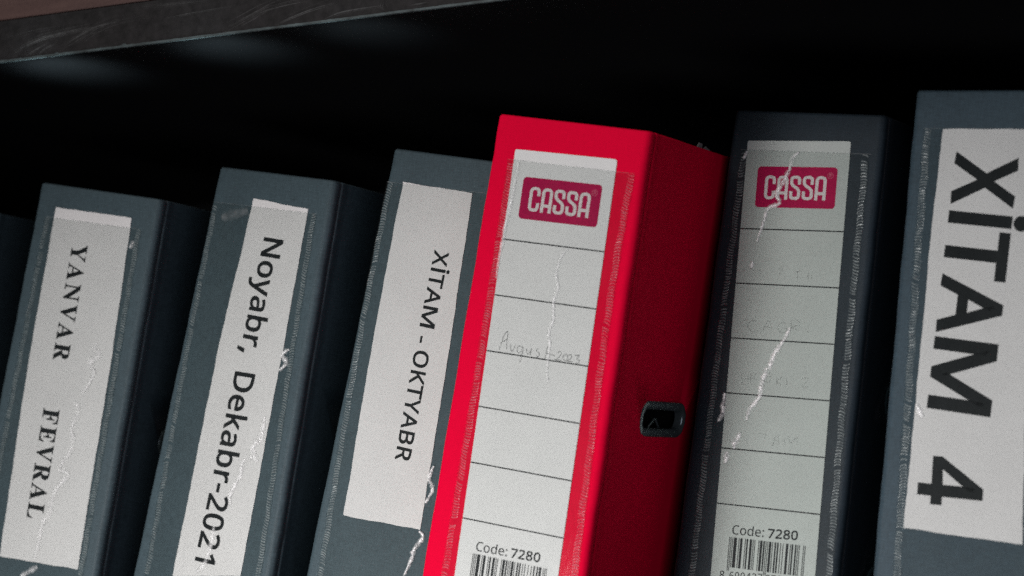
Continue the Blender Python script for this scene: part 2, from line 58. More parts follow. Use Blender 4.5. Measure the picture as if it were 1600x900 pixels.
  '8': (0.662, '1996 1014 2337 1011 2650 1002 2934 987 3186 966 3399 939 3573 906 3702 868 3780 824 3805 775 3788 736 3736 701 3649 669 3533 641 3393 614 3230 590 3050 568 2858 548 2655 529 2896 509 3121 487 3332 463 3521 437 3683 408 3818 377 3919 342 3980 303 4000 259 3973 206 3891 157 3755 114 3569 77 3339 45 3066 20 2752 1 2404 -10 2021 -14 1609 -10 1241 0 918 18 640 43 412 73 233 110 103 153 26 201 0 255 19 299 77 338 173 374 302 406 455 435 634 461 831 484 1036 504 1252 522 1060 542 881 563 715 586 565 611 438 638 334 668 257 701 210 737 195 776 221 825 300 868 431 905 608 938 822 965 1074 986 1357 1002 1664 1011|727 254 762 208 866 167 1040 132 1286 106 1608 89 2004 84 2383 89 2698 106 2947 132 3128 168 3237 210 3273 258 3255 289 3203 318 3116 344 2998 368 2851 390 2677 410 2476 429 2252 447 2004 464 1869 472 1634 454 1425 435 1243 415 1088 393 959 370 858 345 786 317 742 287|1987 915 1696 910 1440 898 1222 877 1055 849 955 813 922 770 938 738 988 709 1070 683 1180 661 1314 641 1471 624 1646 608 1832 592 2030 577 2220 592 2396 607 2558 623 2703 641 2827 662 2930 684 3008 710 3054 738 3070 770 3037 813 2938 849 2774 877 2555 898 2293 910'),
  '699437': (5.098, '0 427 1 485 4 542 9 598 17 653 28 706 42 757 59 805 80 849 106 890 135 926 169 956 208 981 253 999 303 1010 359 1014 375 1014 392 1013 410 1011 428 1009 443 1006 456 1001 456 896 442 901 428 906 412 909 395 911 378 913 362 913 314 910 272 899 235 881 204 857 177 827 156 793 138 754 124 711 113 664 106 614 100 562 97 508 103 508 115 530 129 550 145 569 163 585 183 599 206 611 231 619 259 624 289 626 333 622 372 610 408 590 440 563 466 528 488 487 504 438 513 383 517 322 513 256 503 196 486 143 462 96 434 58 399 27 360 4 316 -9 267 -14 231 -11 196 -2 163 13 132 33 103 61 77 94 55 133 36 179 20 232 9 291 2 356|266 90 309 96 347 115 378 146 402 191 416 250 421 322 417 381 404 432 383 473 354 505 316 523 269 529 236 526 206 517 179 502 155 482 135 459 119 433 107 404 100 376 98 346 99 315 102 285 108 255 116 226 127 198 140 172 156 149 173 129 193 112 215 100 239 92|1208 573 1207 516 1204 459 1199 403 1191 347 1180 294 1166 243 1149 195 1128 151 1103 110 1073 74 1039 44 999 19 955 1 904 -10 848 -14 832 -14 815 -12 797 -11 778 -8 762 -4 749 0 749 105 763 100 778 95 795 92 812 89 829 87 845 87 894 90 936 101 972 119 1004 143 1030 172 1052 207 1070 245 1084 288 1095 335 1103 385 1108 437 1110 490 1104 490 1092 469 1078 450 1062 431 1044 415 1024 401 1001 389 976 381 948 376 917 374 874 378 835 390 799 410 767 437 741 471 720 513 704 561 695 615 692 676 695 743 706 803 723 857 747 904 776 942 810 973 850 996 894 1009 942 1014 979 1011 1014 1002 1047 987 1078 965 1106 938 1131 905 1154 865 1173 819 1188 768 1199 709 1206 644|942 910 900 904 862 885 831 853 807 808 792 750 787 678 791 618 804 567 824 526 853 495 891 477 938 471 971 474 1002 483 1029 498 1053 518 1073 541 1089 567 1101 596 1108 624 1110 654 1109 684 1106 714 1100 744 1092 774 1081 802 1069 828 1053 851 1036 871 1016 888 993 900 969 908|1905 573 1904 516 1901 459 1896 403 1888 347 1877 294 1864 243 1846 195 1825 151 1800 110 1770 74 1736 44 1696 19 1652 1 1601 -10 1545 -14 1529 -14 1512 -12 1494 -11 1475 -8 1460 -4 1446 0 1446 105 1460 100 1475 95 1492 92 1509 89 1526 87 1543 87 1591 90 1633 101 1670 119 1701 143 1727 172 1749 207 1767 245 1781 288 1792 335 1800 385 1805 437 1807 490 1801 490 1789 469 1775 450 1759 431 1741 415 1721 401 1698 389 1673 381 1645 376 1614 374 1571 378 1532 390 1496 410 1464 437 1438 471 1417 513 1401 561 1392 615 1389 676 1392 743 1403 803 1420 857 1444 904 1473 942 1507 973 1547 996 1591 1009 1639 1014 1676 1011 1711 1002 1744 987 1775 965 1803 938 1828 905 1851 865 1870 819 1885 768 1896 709 1903 644|1639 910 1597 904 1559 885 1528 853 1504 808 1489 750 1484 678 1488 618 1501 567 1521 526 1550 495 1588 477 1635 471 1669 474 1699 483 1726 498 1750 518 1770 541 1786 567 1798 596 1805 624 1807 654 1806 684 1803 714 1797 744 1789 774 1778 802 1766 828 1751 851 1733 871 1713 888 1691 900 1666 908|2638 227 2523 227 2523 0 2430 0 2430 227 2054 227 2054 332 2423 1006 2523 1006 2523 338 2638 338|2430 653 2430 676 2430 698 2430 719 2431 739 2431 758 2432 776 2433 793 2433 810 2434 827 2434 843 2435 859 2435 874 2431 874 2425 856 2417 837 2409 817 2400 797 2392 780 2384 765 2149 338 2430 338|3270 766 3268 723 3261 685 3250 650 3235 619 3216 593 3194 570 3168 552 3139 537 3107 527 3107 521 3165 506 3212 481 3248 445 3274 400 3289 346 3294 284 3291 229 3280 177 3262 130 3237 88 3204 52 3164 24 3115 3 3058 -10 2993 -14 2953 -13 2915 -9 2879 -2 2844 8 2810 22 2778 41 2778 155 2811 136 2847 120 2884 107 2922 97 2958 92 2994 90 3058 95 3109 113 3146 142 3172 182 3188 230 3193 287 3190 326 3181 360 3167 389 3147 412 3122 431 3092 445 3057 455 3017 462 2973 464 2897 464 2897 569 2974 569 3015 571 3051 579 3083 592 3109 610 3131 633 3148 659 3161 689 3168 722 3171 758 3167 803 3154 840 3133 870 3104 893 3069 906 3028 910 3001 909 2976 906 2952 900 2930 892 2909 882 2889 870 2870 857 2850 842 2830 826 2782 910 2812 937 2847 961 2886 983 2929 1000 2976 1011 3027 1014 3102 1006 3163 983 3210 944 3243 893 3263 834|3575 0 3897 888 3474 888 3474 1000 4000 1000 4000 905 3681 0'),
  '072807': (5.106, '520 501 518 423 514 351 506 284 494 224 479 170 460 123 437 82 410 48 379 21 344 2 303 -10 259 -14 204 -7 155 13 114 48 78 95 50 154 28 225 18 273 10 325 4 380 1 439 0 501 1 564 4 624 9 679 17 731 26 779 46 849 74 908 109 954 151 988 201 1009 259 1015 314 1009 363 988 405 954 440 908 469 849 492 779 502 731 510 679 515 624 519 564|97 501 98 415 104 339 112 273 125 217 142 172 164 137 190 111 222 96 259 91 296 96 327 111 354 136 375 171 393 216 406 272 415 339 421 415 422 501 421 588 415 664 406 729 393 784 375 830 354 865 327 890 296 905 259 910 222 905 190 890 164 865 142 830 125 784 112 729 104 664 98 588|791 0 1113 888 691 888 691 1000 1216 1000 1216 905 898 0|1909 0 1391 0 1391 102 1596 367 1633 415 1667 460 1696 501 1721 540 1741 579 1757 617 1769 656 1776 697 1778 741 1774 792 1761 833 1740 866 1712 890 1678 904 1640 909 1603 906 1570 898 1540 884 1510 865 1481 841 1451 814 1400 896 1421 918 1443 938 1467 957 1492 973 1519 987 1547 999 1577 1007 1608 1012 1640 1014 1687 1010 1729 1000 1766 982 1799 957 1826 927 1848 890 1864 848 1874 800 1877 748 1874 697 1866 648 1852 601 1833 555 1809 510 1781 466 1750 420 1715 373 1676 324 1513 118 1513 112 1909 112|2347 1014 2391 1011 2432 1002 2469 987 2501 966 2529 939 2552 906 2568 868 2578 824 2582 775 2579 736 2573 701 2561 669 2546 641 2528 614 2507 590 2484 568 2459 548 2432 529 2464 509 2493 487 2520 463 2545 437 2566 408 2583 377 2596 342 2604 303 2607 259 2603 206 2593 157 2575 114 2551 77 2521 45 2486 20 2445 1 2400 -10 2350 -14 2297 -10 2249 0 2207 18 2171 43 2141 73 2118 110 2101 153 2091 201 2088 255 2090 299 2098 338 2110 374 2127 406 2147 435 2170 461 2196 484 2222 504 2250 522 2226 542 2202 563 2181 586 2161 611 2145 638 2131 668 2121 701 2115 737 2113 776 2117 825 2127 868 2144 905 2167 938 2195 965 2227 986 2264 1002 2304 1011|2182 254 2187 208 2200 167 2223 132 2255 106 2297 89 2348 84 2397 89 2438 106 2470 132 2494 168 2508 210 2513 258 2510 289 2504 318 2492 344 2477 368 2458 390 2435 410 2409 429 2380 447 2348 464 2330 472 2300 454 2273 435 2249 415 2229 393 2212 370 2199 345 2190 317 2184 287|2346 915 2308 910 2275 898 2247 877 2225 849 2212 813 2208 770 2210 738 2216 709 2227 683 2241 661 2258 641 2279 624 2302 608 2326 592 2351 577 2376 592 2399 607 2420 623 2439 641 2455 662 2468 684 2478 710 2484 738 2486 770 2482 813 2469 849 2448 877 2419 898 2385 910|3304 501 3302 423 3298 351 3290 284 3278 224 3263 170 3244 123 3221 82 3194 48 3163 21 3127 2 3087 -10 3043 -14 2988 -7 2939 13 2898 48 2862 95 2834 154 2812 225 2802 273 2794 325 2788 380 2785 439 2784 501 2785 564 2788 624 2793 679 2800 731 2810 779 2830 849 2858 908 2893 954 2935 988 2985 1009 3043 1015 3098 1009 3147 988 3189 954 3224 908 3253 849 3275 779 3286 731 3294 679 3299 624 3303 564|2881 501 2882 415 2888 339 2896 273 2909 217 2926 172 2948 137 2974 111 3006 96 3043 91 3080 96 3111 111 3138 136 3159 171 3177 216 3190 272 3199 339 3205 415 3206 501 3205 588 3199 664 3190 729 3177 784 3159 830 3138 865 3111 890 3080 905 3043 910 3006 905 2974 890 2948 865 2926 830 2909 784 2896 729 2888 664 2882 588|3575 0 3897 888 3474 888 3474 1000 4000 1000 4000 905 3682 0'),
}
BINDERS = {1: {'loc': [-0.35389,0.84232,0.01592],'lean': 0.17656,'yaw': 0.00306,'tilt': 0.00285,'W': 79.24,'H': 314.87,'sL': 5.51,'sR': 1.45,'label': [[13.39,11.54],[63.0,11.35],[66.2,81.38],[68.5,186.43],[17.46,189.64],[13.54,89.22]],'film': [[11.66,17.02],[68.6,16.17]],'sl': [[9.14,17.32],[7.67,90.1]],'sr': [[68.82,17.11],[70.79,189.16]],'crease': [[[55.34,75.58],[54.71,78.25],[58.57,80.58],[53.4,85.22],[56.47,88.62],[57.15,88.84],[56.01,93.85],[51.94,100.6]],[[47.76,106.1],[51.53,109.7],[49.14,119.27],[51.29,124.88],[49.96,132.52],[45.22,139.46]],[[45.51,140.7],[52.12,141.8],[45.74,151.63],[44.96,162.73],[41.58,168.19],[41.32,177.92],[40.36,186.49]],[[43.27,189.79],[33.77,196.51]],[[67.7,23.03],[65.08,25.93]]],'text': [('YANVAR',[28.42,28.5],[28.97,87.41],[10.26,-0.12]),('FEVRAL',[28.93,112.19],[30.34,167.37],[10.54,-0.39])]},2: {'loc': [-0.24971,0.84965,0.01541],'lean': 0.1782,'yaw': -0.10115,'tilt': -0.02195,'W': 75.63,'H': 317.7,'sL': 12.05,'sR': 6.18,'label': [[26.84,13.4],[62.35,15.14],[62.49,90.24],[61.62,191.06],[18.96,199.59],[21.51,93.31]],'film': [[2.71,17.7],[66.4,16.89]],'sl': [[2.91,20.23],[1.76,95.48],[2.33,202.92]],'sr': [[66.48,17.19],[68.52,86.62],[72.56,188.87]],'crease': [[[66.6,81.99],[62.92,85.27],[66.46,88.14],[63.06,92.62]],[[59.22,115.6],[59.39,125.4],[55.15,131.01],[59.9,136.96]],[[57.6,134.29],[50.78,138.51],[50.76,144.37],[46.79,154.46],[48.14,159.92]],[[39.9,170.69],[40.27,178.97],[38.34,189.85],[34.3,194.05]]],'text': [('Noyabr,',[38.37,31.53],[36.16,87.14],[12.0,0.14]),('Dekabr-2021',[35.49,97.24],[31.7,189.29],[12.61,-0.35])]},3: {'loc': [-0.14827,0.83649,0.01582],'lean': 0.18561,'yaw': -0.00147,'tilt': -0.03277,'W': 74.91,'H': 318.36,'sL': 1.61,'sR': 0.0,'label': [[9.38,15.1],[47.67,15.96],[52.02,91.83],[55.48,169.77],[13.57,171.2],[10.84,98.35]],'film': [[2.46,16.22],[57.57,15.07]],'sl': [[2.53,16.52],[3.37,99.54],[7.77,200.65]],'sr': None,'crease': [[[56.16,140.44],[55.07,146.79],[57.87,150.64],[55.69,157.48]],[[55.29,170.39],[57.88,172.64],[54.82,178.64],[53.7,185.57],[51.98,191.46]]],'text': [('XITAM',[33.95,44.28],[34.04,79.5],[7.72,0.22]),('-',[36.11,83.95],[36.18,87.21],[7.82,0.07]),('OKTYABR',[34.04,90.75],[35.1,141.05],[7.84,0.08])]},4: {'loc': [-0.06632,0.81396,0.01566],'lean': 0.18488,'yaw': 0.00051,'tilt': 0.03954,'W': 74.28,'H': 319.42,'sL': 2.51,'sR': 3.83,'film': [[10.37,18.99],[68.25,18.35]],'sl': [[10.7,20.76],[10.94,105.0],[10.49,199.39]],'sr': [[68.54,19.12],[68.16,76.4],[71.79,186.68]],'crease': [[[14.49,19.5],[14.05,33.66],[12.67,52.1],[12.54,70.4]],[[44.47,52.91],[41.86,58.16],[41.28,64.51],[43.04,69.72],[42.04,76.13],[43.3,83.03],[42.16,88.65],[43.6,94.83],[43.92,103.36],[45.34,109.4]]],'text': [],'lab': [11.6782,14.2831,0.0199]},5: {'loc': [0.02929,0.88022,0.0114],'lean': 0.12979,'yaw': -0.07193,'tilt': 0.01202,'W': 72.63,'H': 329.24,'sL': 6.17,'sR': 2.5,'film': [[7.29,17.55],[66.66,17.02]],'sl': [[7.51,19.25],[6.12,113.59],[5.86,201.28]],'sr': [[65.58,17.89],[68.2,125.77],[70.36,194.18]],'crease': [[[34.18,17.73],[31.7,20.1],[30.98,24.14],[29.65,28.29],[27.58,32.43],[25.75,36.59],[27.66,40.13],[22.5,42.8],[21.4,47.36],[20.49,51.5],[19.04,57.27]],[[18.02,66.42],[17.76,69.25]],[[39.79,93.64],[37.01,99.51],[34.1,104.49],[32.07,110.38],[29.43,117.06],[28.6,124.37],[24.87,130.45],[24.05,134.99]],[[21.68,140.83],[19.71,144.96],[19.14,147.82]],[[16.56,149.8],[15.96,154.9]],[[11.85,124.55],[11.8,129.33],[11.69,134.25],[10.18,137.25]]],'text': [],'lab': [8.7079,13.505,0.0335]},6: {'loc': [0.12985,0.85321,0.00941],'lean': 0.09464,'yaw': -0.02789,'tilt': -0.00641,'W': 78.36,'H': 327.07,'sL': 0.55,'sR': 0.0,'label': [[13.7,16.41],[50.21,16.09],[61.2,181.52],[11.67,180.1],[12.09,137.18],[12.25,71.58]],'film': [[7.89,16.19],[47.57,15.98]],'sl': [[7.11,16.73],[7.69,74.41],[10.6,198.06]],'sr': None,'crease': [[[12.78,129.82],[15.43,134.83]]],'text': [('XITAM',[20.92,26.81],[18.11,129.94],[24.82,1.72]),('4',[16.85,150.97],[17.28,168.41],[25.21,0.11])]}}
LABEL = {'panel': [[5.98,11.12],[44.15,11.48],[44.44,29.34],[6.24,29.11]],'word': [[9.9,14.96],[39.48,15.4],[39.69,25.79],[10.31,25.58]],'reg': [41.09,14.4],'august': [[[6.13,85.98],[6.7,83.0],[7.67,79.2],[8.97,77.51],[9.24,80.22],[9.42,83.4],[9.69,85.04]],[[6.31,82.75],[9.34,80.82]],[[11.26,82.85],[11.8,85.06],[12.66,85.56],[13.69,82.68]],[[16.73,83.03],[15.16,83.09],[14.72,84.67],[15.6,85.77],[17.05,84.97],[17.1,83.14],[17.71,83.66],[17.73,84.87],[17.34,86.75],[16.97,89.84]],[[19.42,83.43],[19.49,84.94],[20.29,85.59],[21.19,84.71],[21.65,83.28],[21.51,85.58],[21.75,86.0]],[[25.22,82.8],[24.08,83.26],[24.4,84.13],[25.73,84.85],[25.42,86.11],[24.2,86.12]],[[29.28,81.2],[28.99,83.66],[28.61,86.58]],[[28.9,84.12],[30.85,84.46]],[[31.04,84.59],[31.86,84.33],[33.15,84.84]],[[34.45,83.37],[35.34,82.5],[36.15,83.29],[35.39,84.9],[33.71,86.18],[36.63,86.23]],[[37.88,83.36],[37.06,84.67],[37.97,86.05],[39.43,85.55],[38.97,83.81],[37.88,83.36]],[[39.31,83.77],[40.6,83.29],[41.12,84.42],[39.69,86.12],[41.9,86.11]],[[42.64,83.31],[44.64,83.04],[43.69,84.52],[45.13,85.07],[44.8,86.16],[43.5,86.49]]],'faint': [[[12.47,78.86],[9.06,79.03],[7.76,81.49],[9.86,83.43],[13.23,82.91]],[[15.15,83.15],[17.34,78.27],[19.63,82.56]],[[15.97,81.4],[18.75,81.25]],[[26.07,79.17],[23.46,79.31],[22.19,81.75],[24.58,83.31],[27.06,81.82],[25.53,81.36]],[[28.68,83.09],[28.58,78.03],[31.91,77.85],[32.44,79.51],[28.83,80.72],[32.68,82.2]],[[36.58,80.3],[36.8,82.64]],[[6.63,101.72],[7.3,107.13]],[[7.05,104.42],[10.31,104.2]],[[10.05,101.49],[10.15,106.6]],[[13.89,101.93],[11.25,102.1],[11.82,106.48],[14.3,106.18]],[[11.59,104.12],[13.86,103.97]],[[17.91,106.75],[18.13,102.67],[20.78,102.83],[20.56,104.54],[17.97,105.05]],[[23.77,102.63],[24.11,106.33]],[[26.0,102.49],[24.15,104.3],[26.34,106.17]],[[28.19,102.01],[28.97,106.33]],[[35.3,102.54],[38.21,102.02],[38.33,103.35],[35.98,105.85],[38.91,105.65]],[[8.03,56.14],[7.84,58.21]],[[11.13,56.71],[11.67,58.4]],[[20.13,55.68],[22.41,55.93],[20.72,58.04]],[[28.47,56.71],[31.06,56.48]],[[29.57,56.54],[29.62,61.07]],[[34.4,56.48],[34.56,59.85]],[[36.24,56.41],[36.4,59.78]],[[17.56,127.35],[21.06,127.43],[20.42,129.33]],[[24.39,132.31],[25.58,127.62],[26.81,127.71],[27.15,131.34]],[[24.76,129.71],[27.0,129.71]],[[30.44,131.8],[29.77,128.93]],[[31.45,127.33],[33.12,130.12],[35.69,127.35],[35.79,130.63]],[[9.66,129.09],[12.45,132.19]]],'Code:': ([8.63,171.64],[23.85,171.3],[0.03,-3.93]),'7280': ([25.81,171.36],[39.77,170.88],[0.05,-3.73]),'8': ([4.33,191.16],[6.51,191.13],[-0.01,-3.32]),'699437': ([9.01,191.11],[24.69,190.29],[-0.01,-3.31]),'072807': ([26.38,190.36],[42.36,189.83],[-0.01,-3.27]),'bar': [[7.47,173.2],[43.95,172.62],[44.07,185.58],[7.78,187.72]],'rows': [49.38,24.044,38.83]}
SCRATCHES = [[[-0.2547,0.3787],[-0.2476,0.3818],[-0.2398,0.3861],[-0.2321,0.3897],[-0.2243,0.3917],[-0.2145,0.3929],[-0.1972,0.3936]],[[-0.276,0.3808],[-0.27,0.3834],[-0.262,0.3858]],[[-0.2844,0.3825],[-0.2743,0.3864],[-0.2601,0.3894],[-0.2401,0.3912]],[[-0.2804,0.3851],[-0.2682,0.3883],[-0.248,0.3901],[-0.2282,0.3912]],[[-0.2678,0.3806],[-0.2639,0.3834],[-0.2559,0.3858]],[[-0.2517,0.3841],[-0.2439,0.3871],[-0.2321,0.391],[-0.2164,0.3919]],[[-0.1553,0.3817],[-0.1444,0.3854],[-0.1337,0.3891],[-0.123,0.3916]],[[-0.1461,0.3826],[-0.139,0.3849],[-0.1283,0.3891]],[[-0.1262,0.3805],[-0.1174,0.3832],[-0.1051,0.386],[-0.0912,0.3878]],[[-0.1372,0.3871],[-0.1229,0.3892],[-0.1088,0.39]],[[-0.1571,0.3801],[-0.1545,0.3804],[-0.1516,0.3804]],[[-0.0672,0.3851],[-0.0678,0.3825],[-0.0667,0.3807]],[[-0.0536,0.3821],[-0.0437,0.3825]],[[-0.1932,0.3906],[-0.1743,0.3917],[-0.1484,0.3926]],[[-0.209,0.398],[-0.1821,0.3969],[-0.1633,0.3967]],[[-0.1048,0.3782],[-0.091,0.3827],[-0.0671,0.3836]],[[-0.2891,0.3911],[-0.2726,0.3933],[-0.2523,0.3937]],[[-0.037,0.3797],[-0.0289,0.3812]]]
PANEL = LABEL

# ------------------------------------------------------------------ materials
def mat(name):
    m = bpy.data.materials.new(name); m.use_nodes = True
    nt = m.node_tree; nt.nodes.clear()
    out = nt.nodes.new('ShaderNodeOutputMaterial')
    return m, nt, out
def node(nt, typ, **kw):
    n = nt.nodes.new(typ)
    for k, v in kw.items():
        if k in n.inputs: n.inputs[k].default_value = v
        else: setattr(n, k, v)
    return n
def coords(nt, scale=(1, 1, 1)):
    tc = nt.nodes.new('ShaderNodeTexCoord'); mp = nt.nodes.new('ShaderNodeMapping')
    mp.inputs['Scale'].default_value = scale
    nt.links.new(tc.outputs['Object'], mp.inputs['Vector'])
    return mp.outputs[0]
def noise(nt, vec, scale, detail=3, rough=0.6):
    n = node(nt, 'ShaderNodeTexNoise', Scale=scale, Detail=detail, Roughness=rough)
    nt.links.new(vec, n.inputs['Vector']); return n.outputs['Fac']
def ramp(nt, fac, stops):
    r = nt.nodes.new('ShaderNodeValToRGB'); nt.links.new(fac, r.inputs[0])
    e = r.color_ramp.elements
    e[0].position, e[0].color = stops[0][0], stops[0][1]
    e[1].position, e[1].color = stops[-1][0], stops[-1][1]
    for p, c in stops[1:-1]:
        x = e.new(p); x.color = c
    return r.outputs[0]
def math_(nt, op, a, b):
    n = nt.nodes.new('ShaderNodeMath'); n.operation = op
    for i, v in enumerate((a, b)):
        if isinstance(v, (int, float)): n.inputs[i].default_value = v
        else: nt.links.new(v, n.inputs[i])
    return n.outputs[0]
def g(v): return (v, v, v, 1)

def fabric(name, col, rough=0.55, sheen=0.05, var=0.25, spec=0.25):
    """linen-look book cloth: crossed threads in relief, slightly uneven dye"""
    m, nt, out = mat(name)
    p = node(nt, 'ShaderNodeBsdfPrincipled', Roughness=rough)
    p.inputs['Specular IOR Level'].default_value = spec
    p.inputs['Sheen Weight'].default_value = sheen; p.inputs['Sheen Roughness'].default_value = 0.4
    warp = noise(nt, coords(nt, (1700, 1700, 220)), 1.0, 2)
    weft = noise(nt, coords(nt, (220, 220, 1900)), 1.0, 2)
    grain = noise(nt, coords(nt), 1500, 2, 0.8)
    blot = noise(nt, coords(nt), 22, 4, 0.6)
    th = math_(nt, 'ADD', warp, weft)
    h = math_(nt, 'ADD', th, math_(nt, 'MULTIPLY', grain, 0.5))
    bump = node(nt, 'ShaderNodeBump', Strength=0.55, Distance=0.00012)
    nt.links.new(h, bump.inputs['Height']); nt.links.new(bump.outputs[0], p.inputs['Normal'])
    f = math_(nt, 'ADD', math_(nt, 'MULTIPLY', h, 0.34), math_(nt, 'MULTIPLY', blot, 0.22))
    lo = tuple(c*(1-var) for c in col) + (1,); hi = tuple(min(1, c*(1+var)) for c in col) + (1,)
    nt.links.new(ramp(nt, f, [(0.34, lo), (0.66, hi)]), p.inputs['Base Color'])
    nt.links.new(p.outputs[0], out.inputs[0]); return m

def paper(name, col, rough=0.6, var=0.05):
    m, nt, out = mat(name)
    p = node(nt, 'ShaderNodeBsdfPrincipled', Roughness=rough)
    p.inputs['Specular IOR Level'].default_value = 0.25
    fib = noise(nt, coords(nt), 1300, 3, 0.85)
    blot = noise(nt, coords(nt), 45, 3, 0.5)
    f = math_(nt, 'ADD', math_(nt, 'MULTIPLY', fib, 0.7), math_(nt, 'MULTIPLY', blot, 0.3))
    lo = tuple(c*(1-var*2) for c in col) + (1,); hi = tuple(min(1, c*(1+var)) for c in col) + (1,)
    nt.links.new(ramp(nt, f, [(0.32, lo), (0.68, hi)]), p.inputs['Base Color'])
    wave = noise(nt, coords(nt, (1, 1, 0.45)), 60, 2, 0.5)
    bump = node(nt, 'ShaderNodeBump', Strength=0.2, Distance=0.0008)
    nt.links.new(wave, bump.inputs['Height']); nt.links.new(bump.outputs[0], p.inputs['Normal'])
    nt.links.new(p.outputs[0], out.inputs[0]); return m

def ink(name, col, alpha=1.0, rough=0.5, grainy=0.0):
    m, nt, out = mat(name)
    p = node(nt, 'ShaderNodeBsdfPrincipled', Roughness=rough)
    p.inputs['Base Color'].default_value = col + (1,)
    p.inputs['Specular IOR Level'].default_value = 0.08
    n = noise(nt, coords(nt), 2200, 2, 0.8)
    if grainy:
        a = math_(nt, 'MULTIPLY', ramp(nt, n, [(0.5-grainy, g(0.15)), (0.5+grainy*0.5, g(1))]), alpha)
        nt.links.new(a, p.inputs['Alpha'])
    else:
        lo = tuple(c*0.8 for c in col) + (1,); hi = tuple(c*1.3 for c in col) + (1,)
        nt.links.new(ramp(nt, n, [(0.35, lo), (0.7, hi)]), p.inputs['Base Color'])
        p.inputs['Alpha'].default_value = alpha
    nt.links.new(p.outputs[0], out.inputs[0]); return m

def film_mat(name, tint=(0.952, 0.960, 0.956), haze=0.004):
    """clear soft plastic pocket: mostly see-through, a little haze, wavy gloss"""
    m, nt, out = mat(name)
    tr = node(nt, 'ShaderNodeBsdfTransparent'); tr.inputs[0].default_value = tint + (1,)
    gl = node(nt, 'ShaderNodeBsdfGlossy', Roughness=0.12); gl.inputs[0].default_value = g(0.95)
    df = node(nt, 'ShaderNodeBsdfDiffuse'); df.inputs[0].default_value = (0.62, 0.68, 0.68, 1)
    fr = node(nt, 'ShaderNodeFresnel', IOR=1.42)
    w = noise(nt, coords(nt, (1, 1, 0.35)), 75, 3, 0.6)
    f2 = noise(nt, coords(nt), 900, 2, 0.7)
    h = math_(nt, 'ADD', w, math_(nt, 'MULTIPLY', f2, 0.02))
    bump = node(nt, 'ShaderNodeBump', Strength=0.5, Distance=0.0004)
    nt.links.new(h, bump.inputs['Height'])
    nt.links.new(bump.outputs[0], gl.inputs['Normal'])
    m1 = node(nt, 'ShaderNodeMixShader'); m2 = node(nt, 'ShaderNodeMixShader')
    hz = ramp(nt, noise(nt, coords(nt, (1, 1, 0.5)), 28, 5, 0.7), [(0.35, g(haze*0.25)), (0.75, g(haze*2.2))])
    nt.links.new(hz, m1.inputs[0]); nt.links.new(tr.outputs[0], m1.inputs[1]); nt.links.new(df.outputs[0], m1.inputs[2])
    nt.links.new(math_(nt, 'MULTIPLY', fr.outputs[0], 0.2), m2.inputs[0])
    nt.links.new(m1.outputs[0], m2.inputs[1]); nt.links.new(gl.outputs[0], m2.inputs[2])
    nt.links.new(m2.outputs[0], out.inputs[0]); return m

def glare_scuff_mat(name, base=0.93, lo=0.375, hi=0.56, scale=1500, amax=1.0, rough=0.42, metal=0.35):
    """ragged, speckled, glossy whitening: sleeve glare painted as colour, also cloudy film and scuffs"""
    m, nt, out = mat(name)
    p = node(nt, 'ShaderNodeBsdfPrincipled', Roughness=rough, Metallic=metal)
    p.inputs['Base Color'].default_value = (base, base, base*0.99, 1)
    p.inputs['Specular IOR Level'].default_value = 0.8
    n1 = noise(nt, coords(nt), scale, 3, 0.75)
    n2 = noise(nt, coords(nt), scale*0.28, 2, 0.6)
    f = math_(nt, 'ADD', math_(nt, 'MULTIPLY', n1, 0.55), math_(nt, 'MULTIPLY', n2, 0.45))
    a = ramp(nt, f, [(lo, g(0)), (hi, g(amax))])
    at = nt.nodes.new('ShaderNodeAttribute'); at.attribute_name = 'fade'
    nt.links.new(math_(nt, 'MULTIPLY', a, at.outputs['Fac']), p.inputs['Alpha'])
    bump = node(nt, 'ShaderNodeBump', Strength=1.0, Distance=0.0004)
    nt.links.new(n1, bump.inputs['Height']); nt.links.new(bump.outputs[0], p.inputs['Normal'])
    nt.links.new(p.outputs[0], out.inputs[0]); return m

def plain(name, col, rough=0.5, metal=0.0, spec=0.5, var=0.15, scale=300, bumpd=0.0):
    m, nt, out = mat(name)
    p = node(nt, 'ShaderNodeBsdfPrincipled', Roughness=rough, Metallic=metal)
    p.inputs['Specular IOR Level'].default_value = spec
    n = noise(nt, coords(nt), scale, 4, 0.7)
    lo = tuple(c*(1-var) for c in col) + (1,); hi = tuple(min(1, c*(1+var)) for c in col) + (1,)
    nt.links.new(ramp(nt, n, [(0.3, lo), (0.7, hi)]), p.inputs['Base Color'])
    if bumpd:
        b = node(nt, 'ShaderNodeBump', Strength=0.5, Distance=bumpd)
        nt.links.new(n, b.inputs['Height']); nt.links.new(b.outputs[0], p.inputs['Normal'])
    nt.links.new(p.outputs[0], out.inputs[0]); return m

def seam_mat(name, col, alpha=0.42):
    m, nt, out = mat(name)
    p = node(nt, 'ShaderNodeBsdfPrincipled', Roughness=0.22)
    p.inputs['Base Color'].default_value = col + (1,)
    p.inputs['Specular IOR Level'].default_value = 0.9
    n = noise(nt, coords(nt, (1, 1, 0.5)), 420, 3, 0.7)
    nt.links.new(ramp(nt, n, [(0.32, g(alpha*0.35)), (0.68, g(min(1, alpha*1.7)))]), p.inputs['Alpha'])
    nt.links.new(p.outputs[0], out.inputs[0]); return m

